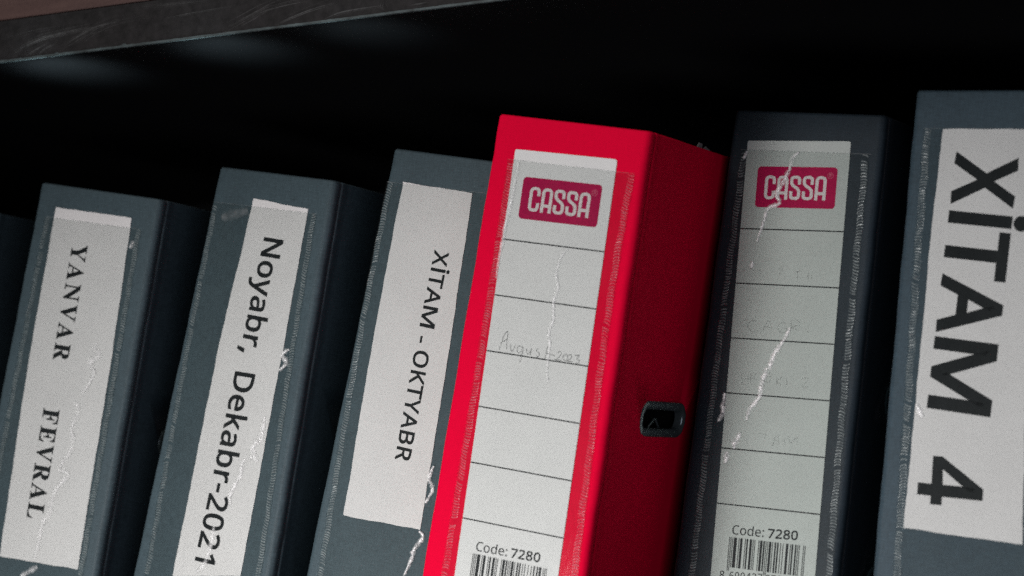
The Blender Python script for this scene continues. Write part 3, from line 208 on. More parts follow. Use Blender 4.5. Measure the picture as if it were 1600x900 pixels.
def wood_mat(name, a, b, rough=0.55):
    m, nt, out = mat(name)
    p = node(nt, 'ShaderNodeBsdfPrincipled', Roughness=rough)
    n = noise(nt, coords(nt, (6, 60, 60)), 3.0, 6, 0.65)
    s = noise(nt, coords(nt, (1, 1, 1)), 900, 3, 0.8)
    f = math_(nt, 'ADD', math_(nt, 'MULTIPLY', n, 0.6), math_(nt, 'MULTIPLY', s, 0.4))
    nt.links.new(ramp(nt, f, [(0.32, a + (1,)), (0.68, b + (1,))]), p.inputs['Base Color'])
    bu = node(nt, 'ShaderNodeBump', Strength=0.4, Distance=0.0003)
    nt.links.new(f, bu.inputs['Height']); nt.links.new(bu.outputs[0], p.inputs['Normal'])
    nt.links.new(p.outputs[0], out.inputs[0]); return m

GREY = (0.040, 0.062, 0.072)
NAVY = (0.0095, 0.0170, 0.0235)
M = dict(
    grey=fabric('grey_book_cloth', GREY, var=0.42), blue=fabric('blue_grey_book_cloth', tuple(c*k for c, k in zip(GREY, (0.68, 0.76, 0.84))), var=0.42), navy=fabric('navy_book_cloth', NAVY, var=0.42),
    red=fabric('red_book_cloth', (0.65, 0.0006, 0.029), rough=0.7, sheen=0.0, var=0.10, spec=0.03),
    paper=paper('printer_paper', (0.66, 0.645, 0.635)),
    card=paper('label_card_stock', (0.655, 0.65, 0.635), var=0.04), aged_card=paper('aged_label_card', (0.415, 0.448, 0.420), var=0.06),
    black_ink=ink('black_print', (0.012, 0.014, 0.015)),
    magenta_ink=ink('magenta_print', (0.36, 0.002, 0.055)),
    white_ink=ink('unprinted_paper_white', (0.60, 0.55, 0.54)),
    pink_ink=ink('pale_print', (0.50, 0.12, 0.18)),
    pencil=ink('pencil_graphite', (0.06, 0.065, 0.065), alpha=0.55, grainy=0.2),
    faint=ink('faded_pencil', (0.10, 0.11, 0.10), alpha=0.20, grainy=0.2),
    film=film_mat('clear_pocket_film'),
    crease=glare_scuff_mat('crease_glare_white'),  # highlights on the creased sleeves, painted as whitish speckle
    soft_crease_glare=glare_scuff_mat('soft_crease_glare', lo=0.36, hi=0.60, scale=1100, amax=0.75),  # fainter sleeve glare, painted the same way
    cloudy=glare_scuff_mat('cloudy_film_corner', base=0.5, lo=0.25, hi=0.8, scale=350, amax=0.35, metal=0.0, rough=0.6),
    hem=seam_mat('film_mouth', (0.30, 0.32, 0.32), 0.20),
    seam=seam_mat('welded_film_ribs', (0.46, 0.51, 0.51), 0.27),
    seam_red=seam_mat('welded_film_ribs_on_red', (0.85, 0.30, 0.38), 0.20),
    metal=plain('dark_nickel', (0.15, 0.185, 0.185), rough=0.18, metal=0.6, scale=900),
    steel=plain('ring_steel', (0.5, 0.5, 0.5), rough=0.3, metal=1.0),
    inside=plain('grey_lining_paper', (0.05, 0.05, 0.05), rough=0.9, spec=0.1),
    slot_shade=plain('slot_shade_black', (0.006, 0.006, 0.006), rough=0.95, spec=0.0),  # black that stands for the shade behind the slots
    sheet=paper('stacked_sheets', (0.26, 0.27, 0.25)),
    board=plain('dark_laminate', (0.0175, 0.0158, 0.0160), spec=0.2, rough=0.6, scale=160, var=0.55, bumpd=0.0001),
    black=plain('black_laminate', (0.0045, 0.0048, 0.0055), rough=0.55, scale=500, spec=0.15),
    worn=plain('worn_edge', (0.050, 0.066, 0.068), rough=0.5, scale=90, var=0.75),
    scratch=glare_scuff_mat('scuff_marks', base=0.30, lo=0.30, hi=0.75, scale=700, amax=0.34, rough=0.6, metal=0.0),
    redwood=wood_mat('reddish_wood', (0.062, 0.030, 0.026), (0.120, 0.066, 0.056)),
)

# ------------------------------------------------------------------ helpers
def link(name, verts, faces, material, parent=None, smooth=False, fade=None):
    me = bpy.data.meshes.new(name); me.from_pydata([tuple(v) for v in verts], [], faces); me.validate()
    o = bpy.data.objects.new(name, me); C.objects.link(o)
    me.materials.append(material)
    if smooth:
        me.polygons.foreach_set('use_smooth', [True]*len(me.polygons))
    if fade is not None:
        at = me.attributes.new('fade', 'FLOAT', 'POINT'); at.data.foreach_set('value', fade)
    if parent: o.parent = parent
    me.update(); return o
def thing(name, label, cat, loc=(0, 0, 0), rot=None, group=None, mesh=None):
    o = bpy.data.objects.new(name, None); C.objects.link(o)
    o.empty_display_size = 0.02
    o.matrix_world = Matrix.Translation(loc) @ (rot or Matrix.Identity(4))
    o['label'] = label; o['category'] = cat
    if group: o['group'] = group
    return o
def inset(poly, d):
    """move a closed outline inwards by d (counter-clockwise outline)"""
    n = len(poly); out = []
    for i in range(n):
        a, b, c = Vector(poly[i-1]), Vector(poly[i]), Vector(poly[(i+1) % n])
        e1 = (b-a); e2 = (c-b)
        if e1.length < 1e-9 or e2.length < 1e-9: out.append(tuple(b)); continue
        n1 = Vector((-e1.y, e1.x)).normalized(); n2 = Vector((-e2.y, e2.x)).normalized()
        k = n1+n2
        if k.length < 1e-6: out.append(tuple(b)); continue
        k.normalize(); out.append(tuple(b + k*(d/max(0.4, k.dot(n1)))))
    return out
def stack(name, outline, z0, z1, material, parent, round_=0.8, steps=2, warp=None, smooth=True):
    """closed outline (x,y in mm, counter-clockwise) raised from z0 to z1 with softened ends"""
    zs = []
    for k in range(4):
        a = k/3*math.pi/2; zs.append((z0 + round_*(1-math.sin(a)), round_*(1-math.cos(a))))
    zs = list(reversed(zs))
    zs = [(z0 + round_*(1-math.cos(k/3*math.pi/2)), round_*(1-math.sin(k/3*math.pi/2))) for k in range(4)]
    for i in range(1, steps): zs.append((z0 + round_ + (z1-z0-2*round_)*i/steps, 0))
    zs += [(z1 - round_*(1-math.cos(k/3*math.pi/2)), round_*(1-math.sin(k/3*math.pi/2))) for k in range(3, -1, -1)]
    V, F = [], []; n = len(outline)
    for z, d in zs:
        ring = inset(outline, d) if d > 1e-6 else outline
        for x, y in ring:
            q = warp(x, y, z) if warp else (x, y, z)
            V.append((q[0]*MM, q[1]*MM, q[2]*MM))
    for r in range(len(zs)-1):
        for i in range(n):
            j = (i+1) % n; F.append((r*n+i, r*n+j, (r+1)*n+j, (r+1)*n+i))
    F.append(tuple(range(n-1, -1, -1))); F.append(tuple((len(zs)-1)*n+i for i in range(n)))
    o = link(name, V, F, material, parent, smooth)
    if smooth:
        for p in o.data.polygons[-2:]: p.use_smooth = False
    return o
def box(name, x0, x1, y0, y1, z0, z1, material, parent, bevel=0.0005):
    V = [(x, y, z) for z in (z0, z1) for y in (y0, y1) for x in (x0, x1)]
    F = [(0, 2, 3, 1), (4, 5, 7, 6), (0, 1, 5, 4), (2, 6, 7, 3), (0, 4, 6, 2), (1, 3, 7, 5)]
    o = link(name, V, F, material, parent)
    if bevel:
        md = o.modifiers.new('edge', 'BEVEL'); md.width = bevel; md.segments = 2
    return o
def smoothline(P, n=6):
    """Catmull-Rom through the points"""
    if len(P) < 3: 
        return [(P[0][0]+(P[1][0]-P[0][0])*i/n, P[0][1]+(P[1][1]-P[0][1])*i/n) for i in range(n+1)]
    out = []
    for i in range(len(P)-1):
        p0 = P[max(i-1, 0)]; p1 = P[i]; p2 = P[i+1]; p3 = P[min(i+2, len(P)-1)]
        for k in range(n):
            t = k/n; q = []
            for c in (0, 1):
                q.append(0.5*(2*p1[c] + (p2[c]-p0[c])*t + (2*p0[c]-5*p1[c]+4*p2[c]-p3[c])*t*t + (3*p1[c]-p0[c]-3*p2[c]+p3[c])*t**3))
            out.append(tuple(q))
    out.append(tuple(P[-1])); return out
def ribbon(P, w, miter=True):
    """2D ribbon along a polyline: returns vertices and quads in 2D"""
    n = len(P); V = []; F = []
    for i in range(n):
        a = Vector(P[max(i-1, 0)]); b = Vector(P[i]); c = Vector(P[min(i+1, n-1)])
        e1 = (b-a) if i > 0 else (c-b); e2 = (c-b) if i < n-1 else (b-a)
        e1.normalize(); e2.normalize()
        n1 = Vector((-e1.y, e1.x)); n2 = Vector((-e2.y, e2.x)); k = (n1+n2)
        if k.length < 1e-5: k = n1.copy()
        k.normalize(); ww = w(i/(n-1)) if callable(w) else w
        s = ww/2/max(0.5, k.dot(n1)); V += [tuple(b+k*s), tuple(b-k*s)]
        if i: F.append((2*i-2, 2*i-1, 2*i+1, 2*i))
    return V, F

class Spine:
    """maps millimetres on the spine face (right, down) to the binder's own space"""
    def __init__(s, H): s.H = H
    def p(s, u, v, lift): return (u*MM, -lift*MM, (s.H-v)*MM)
def flat(name, sp, polys, lift, material, parent, fade=None):
    """polys: list of (verts2d, faces) put on the spine"""
    V, F = [], []
    for vs_, fs in polys:
        b = len(V); V += [sp.p(q[0], q[1], lift) for q in vs_]; F += [tuple(b+i for i in f) for f in fs]
    return link(name, V, F, material, parent)
def print_word(name, sp, key, s, e, cap, lift, material, parent, bold=0.0):
    """flat lettering filled from outlines, laid between two baseline points"""
    cu = bpy.data.curves.new('lettering', 'CURVE'); cu.dimensions = '2D'; cu.fill_mode = 'BOTH'; outl = []
    subs = [[int(x) for x in sub.split()] for sub in GLYPHS[key][1].split('|')]
    if key == 'XITAM':
        # the label spaces its letters its own way and has a plain dotted stroke for the second one
        LET = [(0, 752, 0, 0.187), (1308, 2004, 0.300, 0.474), (2067, 2897, 0.487, 0.698), (3073, 4000, 0.735, 1.0)]
        new = []
        for a in subs:
            for x0, x1, f0, f1 in LET:
                if min(a[::2]) >= x0-1 and max(a[::2]) <= x1+1:
                    new.append([round(4000*(f0+(f1-f0)*(v-x0)/(x1-x0))) if i % 2 == 0 else v for i, v in enumerate(a)])
        b0, b1 = 935, 1055
        new.append([b0, 0, b1, 0, b1, 1000, b0, 1000])
        new.append([q for k in range(16) for q in (round(995+82*math.cos(k*math.pi/8)), round(1195+88*math.sin(k*math.pi/8)))])
        subs = new
    for a in subs:
        pts = []
        for i in range(0, len(a), 2):
            x = a[i]/4000; y = a[i+1]/1000
            u = s[0] + (e[0]-s[0])*x + cap[0]*y; v = s[1] + (e[1]-s[1])*x + cap[1]*y
            pts.append((u, -v, 0, 1))
        sl = cu.splines.new('POLY'); sl.points.add(len(pts)-1); sl.use_cyclic_u = True
        for p_, q in zip(sl.points, pts): p_.co = q
        outl.append([(q[0], -q[1]) for q in pts])
    t = bpy.data.objects.new('lettering', cu); C.objects.link(t)
    dg = bpy.context.evaluated_depsgraph_get()
    me = bpy.data.meshes.new_from_object(t.evaluated_get(dg)); me.name = name
    bpy.data.objects.remove(t); bpy.data.curves.remove(cu)
    for v in me.vertices:
        v.co = sp.p(v.co.x, -v.co.y, lift)
    if bold:
        import bmesh
        bm = bmesh.new(); bm.from_mesh(me)
        for P in outl:
            Q = [P[0]]
            for q in P[1:]:
                if (Vector(q)-Vector(Q[-1])).length > 0.04: Q.append(q)
            if (Vector(Q[0])-Vector(Q[-1])).length < 0.04: Q.pop()
            n = len(Q); ring = []
            for i in range(n):
                a_, b_, c_ = Vector(Q[i-1]), Vector(Q[i]), Vector(Q[(i+1) % n])
                e1 = (b_-a_).normalized(); e2 = (c_-b_).normalized()
                n1 = Vector((-e1.y, e1.x)); n2 = Vector((-e2.y, e2.x)); kk = n1+n2
                kk = kk.normalized() if kk.length > 1e-4 else n1
                m_ = bold/max(0.75, kk.dot(n1))
                ring.append((bm.verts.new(sp.p(b_.x+kk.x*m_, b_.y+kk.y*m_, lift+0.004)), bm.verts.new(sp.p(b_.x-kk.x*m_, b_.y-kk.y*m_, lift+0.004))))
            for i in range(n):
                j = (i+1) % n
                bm.faces.new((ring[i][0], ring[i][1], ring[j][1], ring[j][0]))
        bm.to_mesh(me); bm.free()
    me.materials.clear(); me.materials.append(material)
    o = bpy.data.objects.new(name, me); C.objects.link(o); o.parent = parent
    return o
def jag(P, step=2.2, amp=0.22, closed=True):
    """cut-by-hand edge: subdivide the outline and nudge it"""
    out = []; n = len(P)
    for i in range(n if closed else n-1):
        a = Vector(P[i]); b = Vector(P[(i+1) % n]); L = (b-a).length; k = max(1, int(L/step))
        nn = Vector((-(b-a).y, (b-a).x)).normalized(); drift = 0
        for j in range(k):
            drift = drift*0.75 + R.uniform(-amp, amp)*0.7
            out.append(tuple(a+(b-a)*j/k + nn*(drift if j else 0)))
    return out
def slab(name, sp, outline, lift0, lift1, material, parent):
    """thin sheet with real thickness lying on the spine"""
    n = len(outline)
    V = [sp.p(u, v, lift0) for u, v in outline] + [sp.p(u, v, lift1) for u, v in outline]
    F = [tuple(range(n)), tuple(range(2*n-1, n-1, -1))] + [(i, (i+1) % n, n+(i+1) % n, n+i) for i in range(n)]
    return link(name, V, F, material, parent)

# ------------------------------------------------------------------ bookcase
SY, SZ0, SZ1 = 0.80136, 0.37894, 0.40040
case = thing('bookcase', 'dark bookcase with scuffed front edge and reddish wooden strip above the row of binders', 'bookcase', (0, SY, 0))
def cbox(name, x0, x1, y0, y1, z0, z1, m, bevel=0.0006):
    return box(name, x0, x1, y0-SY, y1-SY, z0, z1, m, case, bevel)
cbox('shelf_board', -1.0, 0.62, SY+0.0009, 1.20, SZ0+0.0006, SZ1, M['black'], 0)
fas = cbox('edge_strip', -1.0, 0.62, SY, SY+0.0008, SZ0+0.0008, SZ1-0.0002, M['board'], 0)
worn_V, worn_F = [], []
xs = [-1.0 + i*0.002 for i in range(811)]
for i, x in enumerate(xs):
    a = 0.00035 + 0.00022*R.random() + (0.0007 if R.random() < 0.03 else 0)
    worn_V += [(x, -0.0002, SZ0+0.0008+a), (x, -0.0003, SZ0+0.0002), (x, 0.0006, SZ0)]
    if i:
        k = 3*i; worn_F += [(k-3, k-2, k+1, k), (k-2, k-1, k+2, k+1)]
link('worn_lower_edge', worn_V, worn_F, M['worn'], case)
cbox('wooden_strip', -1.0, 0.62, SY+0.0015, SY+0.02, SZ1+0.0007, SZ1+0.07, M['redwood'])
cbox('back_panel', -1.0, 0.62, 1.201, 1.215, -0.02, SZ1, M['black'], 0)
cbox('base_board', -1.0, 0.62, 0.745, 1.20, -0.022, -0.0005+0.002, M['black'])
V, F, FD = [], [], []
for s in SCRATCHES:
    for rep in range(5 if len(s) > 3 else 3):
        dx = R.uniform(-0.0012, 0.0012)*rep; dz = R.uniform(-0.0009, 0.0009)*rep
        P = smoothline([((q[0]+dx)*1000, (q[1]+dz)*1000) for q in s], 7)
        P = [q for q in P if SZ0*1000+0.7 < q[1] < SZ1*1000-0.5]
        if len(P) < 3: continue
        w0 = R.uniform(0.10, 0.30)*(1.6 if rep == 0 else 1)
        vv, ff = ribbon(P, lambda t: w0*(0.25+math.sin(math.pi*t)))
        b = len(V)
        V += [(q[0]*MM, -0.00006-0.00001*(len(FD) % 7), q[1]*MM) for q in vv]
        F += [tuple(b+i for i in f) for f in ff]
        st = R.uniform(0.3, 1.0)
        FD += [st*math.sin(math.pi*min(0.97, max(0.03, (i//2)/max(1, len(P)-1)))) for i in range(len(vv))]
sc = link('scratches', V, F, M['scratch'], case, fade=FD); sc['kind'] = 'stuff'

# ------------------------------------------------------------------ binders
def spine_outline(W, r=3.0, t=2.6, depth=5.0):
    P = []
    def arc(cx, cy, rr, a0, a1, n):
        for i in range(n+1):
            a = math.radians(a0 + (a1-a0)*i/n); P.append((cx+rr*math.cos(a), cy+rr*math.sin(a)))
    P.append((0, depth))
    arc(r, r, r, 180, 270, 6)
    for i in range(1, 12):
        x = r + (W-2*r)*i/12; P.append((x, -0.22*math.sin(math.pi*i/12)*0 ))
    arc(W-r, r, r, 270, 360, 6)
    P.append((W, depth)); P.append((W-t, depth)); P.append((W-t, t)); P.append((t, t)); P.append((t, depth))
    return P
def rrect(cx, cy, w, h, r, n=5):
    P = []
    for sx, sy, a0 in ((1, 1, 0), (-1, 1, 90), (-1, -1, 180), (1, -1, 270)):
        for i in range(n+1):
            a = math.radians(a0 + 90*i/n)
            P.append((cx+sx*(w/2-r)+r*math.cos(a), cy+sy*(h/2-r)+r*math.sin(a)))
    return P
SLOTS = [119.3, 199.3]
def side_panel(right, W, H, cloth, root, taper, sk):
    """cloth board beside the papers; the right one has two metal-rimmed slots with real openings"""
    t = 2.6; D = 285.0; d0 = 5.3
    def warp(x, y, z):
        f = (y-d0)/(D-d0); v = H-z
        off = -taper*f if right else taper*f
        bow = 0.5*math.sin(z*0.021 + (1 if right else 2))*f
        return (x + off + bow + (sk[1] if right else -sk[0])*v/300.0, y, z)
    x0, x1 = (W-t, W) if right else (0, t)
    ys = [d0, 7, 9.5, 11, 12.5, 15] + [15+(D-15)*i/14 for i in range(1, 15)]
    gro = {9.5: 0.35, 11: 0.6, 12.5: 0.35}
    outer = [((x1 - gro.get(y, 0)) if right else (x0 + gro.get(y, 0)), y) for y in ys]
    inner = [((x0 if right else x1), y) for y in ys]
    poly = (outer + inner[::-1]) if right else (inner + outer[::-1])
    o = stack('side_panel', poly, 0, H, cloth, root, 0.9, 10, warp)
    if right:
        cut = []
        for sv in SLOTS:
            pr_ = rrect(54, H-sv, 40.5, 10.5, 4.6)
            n = len(pr_)
            V = [((W-14)*MM, a*MM, b*MM) for a, b in pr_] + [((W+14)*MM, a*MM, b*MM) for a, b in pr_]
            F = [tuple(range(n-1, -1, -1)), tuple(range(n, 2*n))] + [(i, (i+1) % n, n+(i+1) % n, n+i) for i in range(n)]
            me = bpy.data.meshes.new('cutter'); me.from_pydata(V, [], F)
            c = bpy.data.objects.new('cutter', me); C.objects.link(c); cut.append(c)
            md = o.modifiers.new('slot', 'BOOLEAN'); md.operation = 'DIFFERENCE'; md.object = c; md.solver = 'EXACT'
        o.parent = None
        dg = bpy.context.evaluated_depsgraph_get()
        me = bpy.data.meshes.new_from_object(o.evaluated_get(dg)); o.modifiers.clear(); o.data = me
        o.parent = root
        for c in cut: bpy.data.objects.remove(c)
        for sv in SLOTS:
            f = (54-d0)/(D-d0); xo = -taper*f + sk[1]*sv/300.0 + 0.5*math.sin((H-sv)*0.021+1)*f
            V, F = [], []; prof = []
            for k in range(9):
                a = math.pi*k/8; prof.append((1.9*math.cos(a)+0.2, 1.15*math.sin(a)))
            prof += [(-1.7, -3.0)]
            path = rrect(54, H-sv, 41.5, 11.5, 5.0, 6); n = len(path)
            for (pa, ph) in prof:
                ring = inset(path, -pa)
                for i, (a, b) in enumerate(ring):
                    dent = 0.12*math.sin(i*1.9)*(ph > 0)
                    V.append(((W+xo+ph+0.05+dent)*MM, a*MM, b*MM))
            for r in range(len(prof)-1):
                for i in range(n):
                    j = (i+1) % n; F.append((r*n+i, r*n+j, (r+1)*n+j, (r+1)*n+i))
            rim = link('slot_rim', V, F, M['metal'], root, True)
    return o

def seam(sp, P, H, width, root, m, pitch):
    """welded edge of the pocket: a ladder of small raised ribs, too many to pick apart"""
    Q = smoothline(P, 24)
    # extend to the foot of the spine
    a, b = Vector(Q[-2]), Vector(Q[-1]); dirv = (b-a).normalized()
    while Q[-1][1] < H-9: Q.append(tuple(Vector(Q[-1])+dirv*3))
    V, F = [], []
    dist = 0; i = 0; nxt = 0.0; ph = R.uniform(0, 6)
    cells = []
    for k in range(len(Q)-1):
        a, b = Vector(Q[k]), Vector(Q[k+1]); L = (b-a).length
        while nxt < dist+L:
            cells.append((a+(b-a)*((nxt-dist)/L), (b-a).normalized())); nxt += pitch*R.uniform(0.86, 1.14)
        dist += L
    for c, d in cells:
        if R.random() < 0.03: continue
        tl = 0.35*math.sin(c.y*0.11+ph) + R.uniform(-0.09, 0.09)
        n = Vector((-d.y, d.x)); n = (n + d*tl).normalized()
        w = width*(0.42 + 0.09*R.random()); sh = 0.25*math.sin(c.y*0.35+ph*2)
        th = pitch*0.27; h = 0.24*R.uniform(0.3, 1.1); base = 0.32
        ctr = c + n*sh
        pts = []
        for s_, bow in ((-1, 0.0), (-0.4, 0.16), (0.4, 0.16), (1, 0.0)):
            q = ctr + n*(s_*w) + d*(bow*pitch*(1.5 if math.sin(c.y*0.05+ph) > 0 else -1.5))
            pts.append((q-d*th, q, q+d*th))
        bb = len(V)
        for j, (q0, q1, q2) in enumerate(pts):
            hh = h*(0.35 if j in (0, 3) else 1)
            V += [sp.p(q0.x, q0.y, base), sp.p(q1.x, q1.y, base+hh), sp.p(q2.x, q2.y, base)]
        for j in range(3):
            k = bb+3*j; F += [(k, k+1, k+4, k+3), (k+1, k+2, k+5, k+4)]
    o = link('welded_seam', V, F, m, root); o['kind'] = 'stuff'
    return o, Q

def crease_glare_mesh(sp, lines, root, wide, m):  # raised ribbons along sleeve creases, carrying their glare as pale colour
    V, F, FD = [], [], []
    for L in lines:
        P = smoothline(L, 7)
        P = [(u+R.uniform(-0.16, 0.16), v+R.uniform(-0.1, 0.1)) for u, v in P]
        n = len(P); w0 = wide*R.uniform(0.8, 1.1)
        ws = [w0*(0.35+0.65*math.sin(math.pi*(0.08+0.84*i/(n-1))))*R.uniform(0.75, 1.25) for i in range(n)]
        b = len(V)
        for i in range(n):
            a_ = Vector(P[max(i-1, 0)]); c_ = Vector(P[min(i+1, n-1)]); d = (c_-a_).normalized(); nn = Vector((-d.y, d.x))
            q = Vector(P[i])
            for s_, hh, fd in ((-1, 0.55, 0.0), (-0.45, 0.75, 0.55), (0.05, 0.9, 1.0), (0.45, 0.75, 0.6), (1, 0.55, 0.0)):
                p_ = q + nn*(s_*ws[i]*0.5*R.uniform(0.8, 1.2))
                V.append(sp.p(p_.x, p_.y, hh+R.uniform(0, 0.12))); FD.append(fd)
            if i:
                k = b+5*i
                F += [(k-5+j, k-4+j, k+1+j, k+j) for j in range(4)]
    return link('crease', V, F, m, root, True, fade=FD)  # pale ribbon

L_CODE = {'0': '0001101', '1': '0011001', '2': '0010011', '3': '0111101', '4': '0100011', '5': '0110001', '6': '0101111', '7': '0111011', '8': '0110111', '9': '0001011'}
def ean(left, right, parity='LGLGGL'):
    s = '101'
    for c, p_ in zip(left, parity):
        k = L_CODE[c]; inv = ''.join('1' if x == '0' else '0' for x in k)
        s += k if p_ == 'L' else inv[::-1]
    s += '01010'
    for c in right: s += ''.join('1' if x == '0' else '0' for x in L_CODE[c])
    return s + '101'
def rounded_path(P, r, n=4):
    out = [P[0]]
    for i in range(1, len(P)-1):
        a, b, c = Vector(P[i-1]), Vector(P[i]), Vector(P[i+1])
        ra = min(r, (a-b).length*0.48, (c-b).length*0.48)
        s = b+(a-b).normalized()*ra; e = b+(c-b).normalized()*ra
        for k in range(n+1):
            t = k/n; q = s*(1-t)**2 + b*2*t*(1-t) + e*t*t; out.append(tuple(q))
    out.append(P[-1]); return out
def bold_logo_letters():
    """condensed rounded capitals C A S S A; unit = stroke width, height 8.1"""
    H_, W_ = 8.1, 3.55; h = 0.5; out = []
    def put(P, ox, r=1.15):
        out.append(ribbon(rounded_path([(x+ox, y) for x, y in P], r), 1.0))
    def C_(o): put([(W_-h, H_-2.9), (W_-h, H_-h), (h, H_-h), (h, h), (W_-h, h), (W_-h, 2.9)], o)
    def A_(o):
        put([(h, 0), (h, H_-h), (W_-h, H_-h), (W_-h, 0)], o, 1.3)
        out.append(([(1.0+o, 1.75), (W_-1.0+o, 1.75), (W_-1.0+o, 2.75), (1.0+o, 2.75)], [(0, 1, 2, 3)]))
    def S_(o): put([(W_-h, H_-2.9), (W_-h, H_-h), (h, H_-h), (h, 5.15), (W_-h, 3.45), (W_-h, h), (h, h), (h, 2.9)], o, 1.0)
    p = 4.08
    C_(0); A_(p); S_(2*p); S_(3*p); A_(4*p)
    return out, 4*p+W_, H_

def brand_label(sp, root, frame, right_digits, august, film_v):
    u0, v0, t = frame; Wl, pitch, first = LABEL['rows']; ct, st = math.cos(t), math.sin(t)
    def T(q): return (u0 + q[0]*ct + q[1]*st, v0 + q[1]*ct - q[0]*st)
    out = [(0, 0.5), (0.5, 0), (Wl-1.2, 0), (Wl-0.3, 0.3), (Wl, 1.2), (Wl, 194), (0, 194)]
    card = slab('label_card', sp, [T(q) for q in out], 0.14, 0.30, M['card'] if august else M['aged_card'], root)
    def quads(name, rects, lift, m):
        return flat(name, sp, [([T(q) for q in r], [tuple(range(len(r)))]) for r in rects], lift, m, card)
    a = LABEL['panel']
    px0 = (a[0][0]+a[3][0])/2; px1 = (a[1][0]+a[2][0])/2; py0 = (a[0][1]+a[1][1])/2; py1 = (a[2][1]+a[3][1])/2
    pan = rrect((px0+px1)/2, (py0+py1)/2, px1-px0, py1-py0, 1.7)
    quads('logo_panel', [pan], 0.315, M['magenta_ink'])
    L, lw, lh = bold_logo_letters(); w = LABEL['word']
    x0 = (w[0][0]+w[3][0])/2; x1 = (w[1][0]+w[2][0])/2; y0 = (w[0][1]+w[1][1])/2; y1 = (w[2][1]+w[3][1])/2
    flat('logo_lettering', sp, [([T((x0+(x1-x0)*q[0]/lw, y1-(y1-y0)*q[1]/lh)) for q in vs_], fs) for vs_, fs in L], 0.33, M['white_ink'], card)
    rx, ry = LABEL['reg']; ry += 0.5
    ring = [(rx+1.25*math.cos(i*math.pi/12), ry+1.25*math.sin(i*math.pi/12)) for i in range(25)]
    vv, ff = ribbon(ring, 0.2)
    rb = [ribbon(p_, 0.22) for p_ in ([(rx-0.4, ry+0.65), (rx-0.4, ry-0.6), (rx+0.3, ry-0.6), (rx+0.42, ry-0.2), (rx-0.2, ry)], [(rx, ry+0.05), (rx+0.45, ry+0.65)])]
    flat('registered_mark', sp, [([T(q) for q in a_], b_) for a_, b_ in [(vv, ff)]+rb], 0.33, M['pink_ink'], card)
    for i in range(6):
        y = first + i*pitch
        quads('ruled_line', [[(0.05, y-0.27), (Wl-0.05, y-0.27), (Wl-0.05, y+0.27), (0.05, y+0.27)]], 0.315, M['black_ink'])
    for key, bold in (('Code:', 0.03), ('7280', 0.15), ('8', 0.04), ('699437', 0.04), ('072807', 0.04)):
        s, e, c = LABEL[key]
        c2 = T((s[0]+c[0], s[1]+c[1])); s2 = T(s); e2 = T(e)
        print_word('printed_text', sp, key, s2, e2, (c2[0]-s2[0], c2[1]-s2[1]), 0.315, M['black_ink'], card, bold)
    b = LABEL['bar']; code = ean('699437', right_digits); rects = []; i = 0
    bx0, bx1, by0 = b[0][0], b[1][0], (b[0][1]+b[1][1])/2; by1 = by0+13.0
    while i < 95:
        if code[i] == '1':
            j = i
            while j < 95 and code[j] == '1': j += 1
            guard = i < 3 or 45 <= i < 50 or i >= 92
            xa = bx0+(bx1-bx0)*i/95; xb = bx0+(bx1-bx0)*j/95; y2 = by1+(1.6 if guard else 0)
            rects.append([(xa, by0), (xb, by0), (xb, y2), (xa, y2)]); i = j
        else: i += 1
    quads('barcode', rects, 0.315, M['black_ink'])
    src = LABEL['august'] if august else LABEL['faint']
    # each pencil stroke a hair above the last so that crossings stay clean
    rows = {}
    for k, s in enumerate(src):
        rows.setdefault(int(s[0][1]/pitch-0.62), []).append((k, ribbon(smoothline([T(q) for q in s], 4), 0.40 if august else 0.42)))
    for row in rows.values():
        V, F = [], []
        for k, (vs_, fs) in row:
            b0 = len(V); V += [sp.p(q[0], q[1], 0.318+0.0015*k) for q in vs_]; F += [tuple(b0+i for i in f) for f in fs]
        o = link('handwriting', V, F, M['pencil'] if august else M['faint'], card); o['kind'] = 'stuff'
    return card

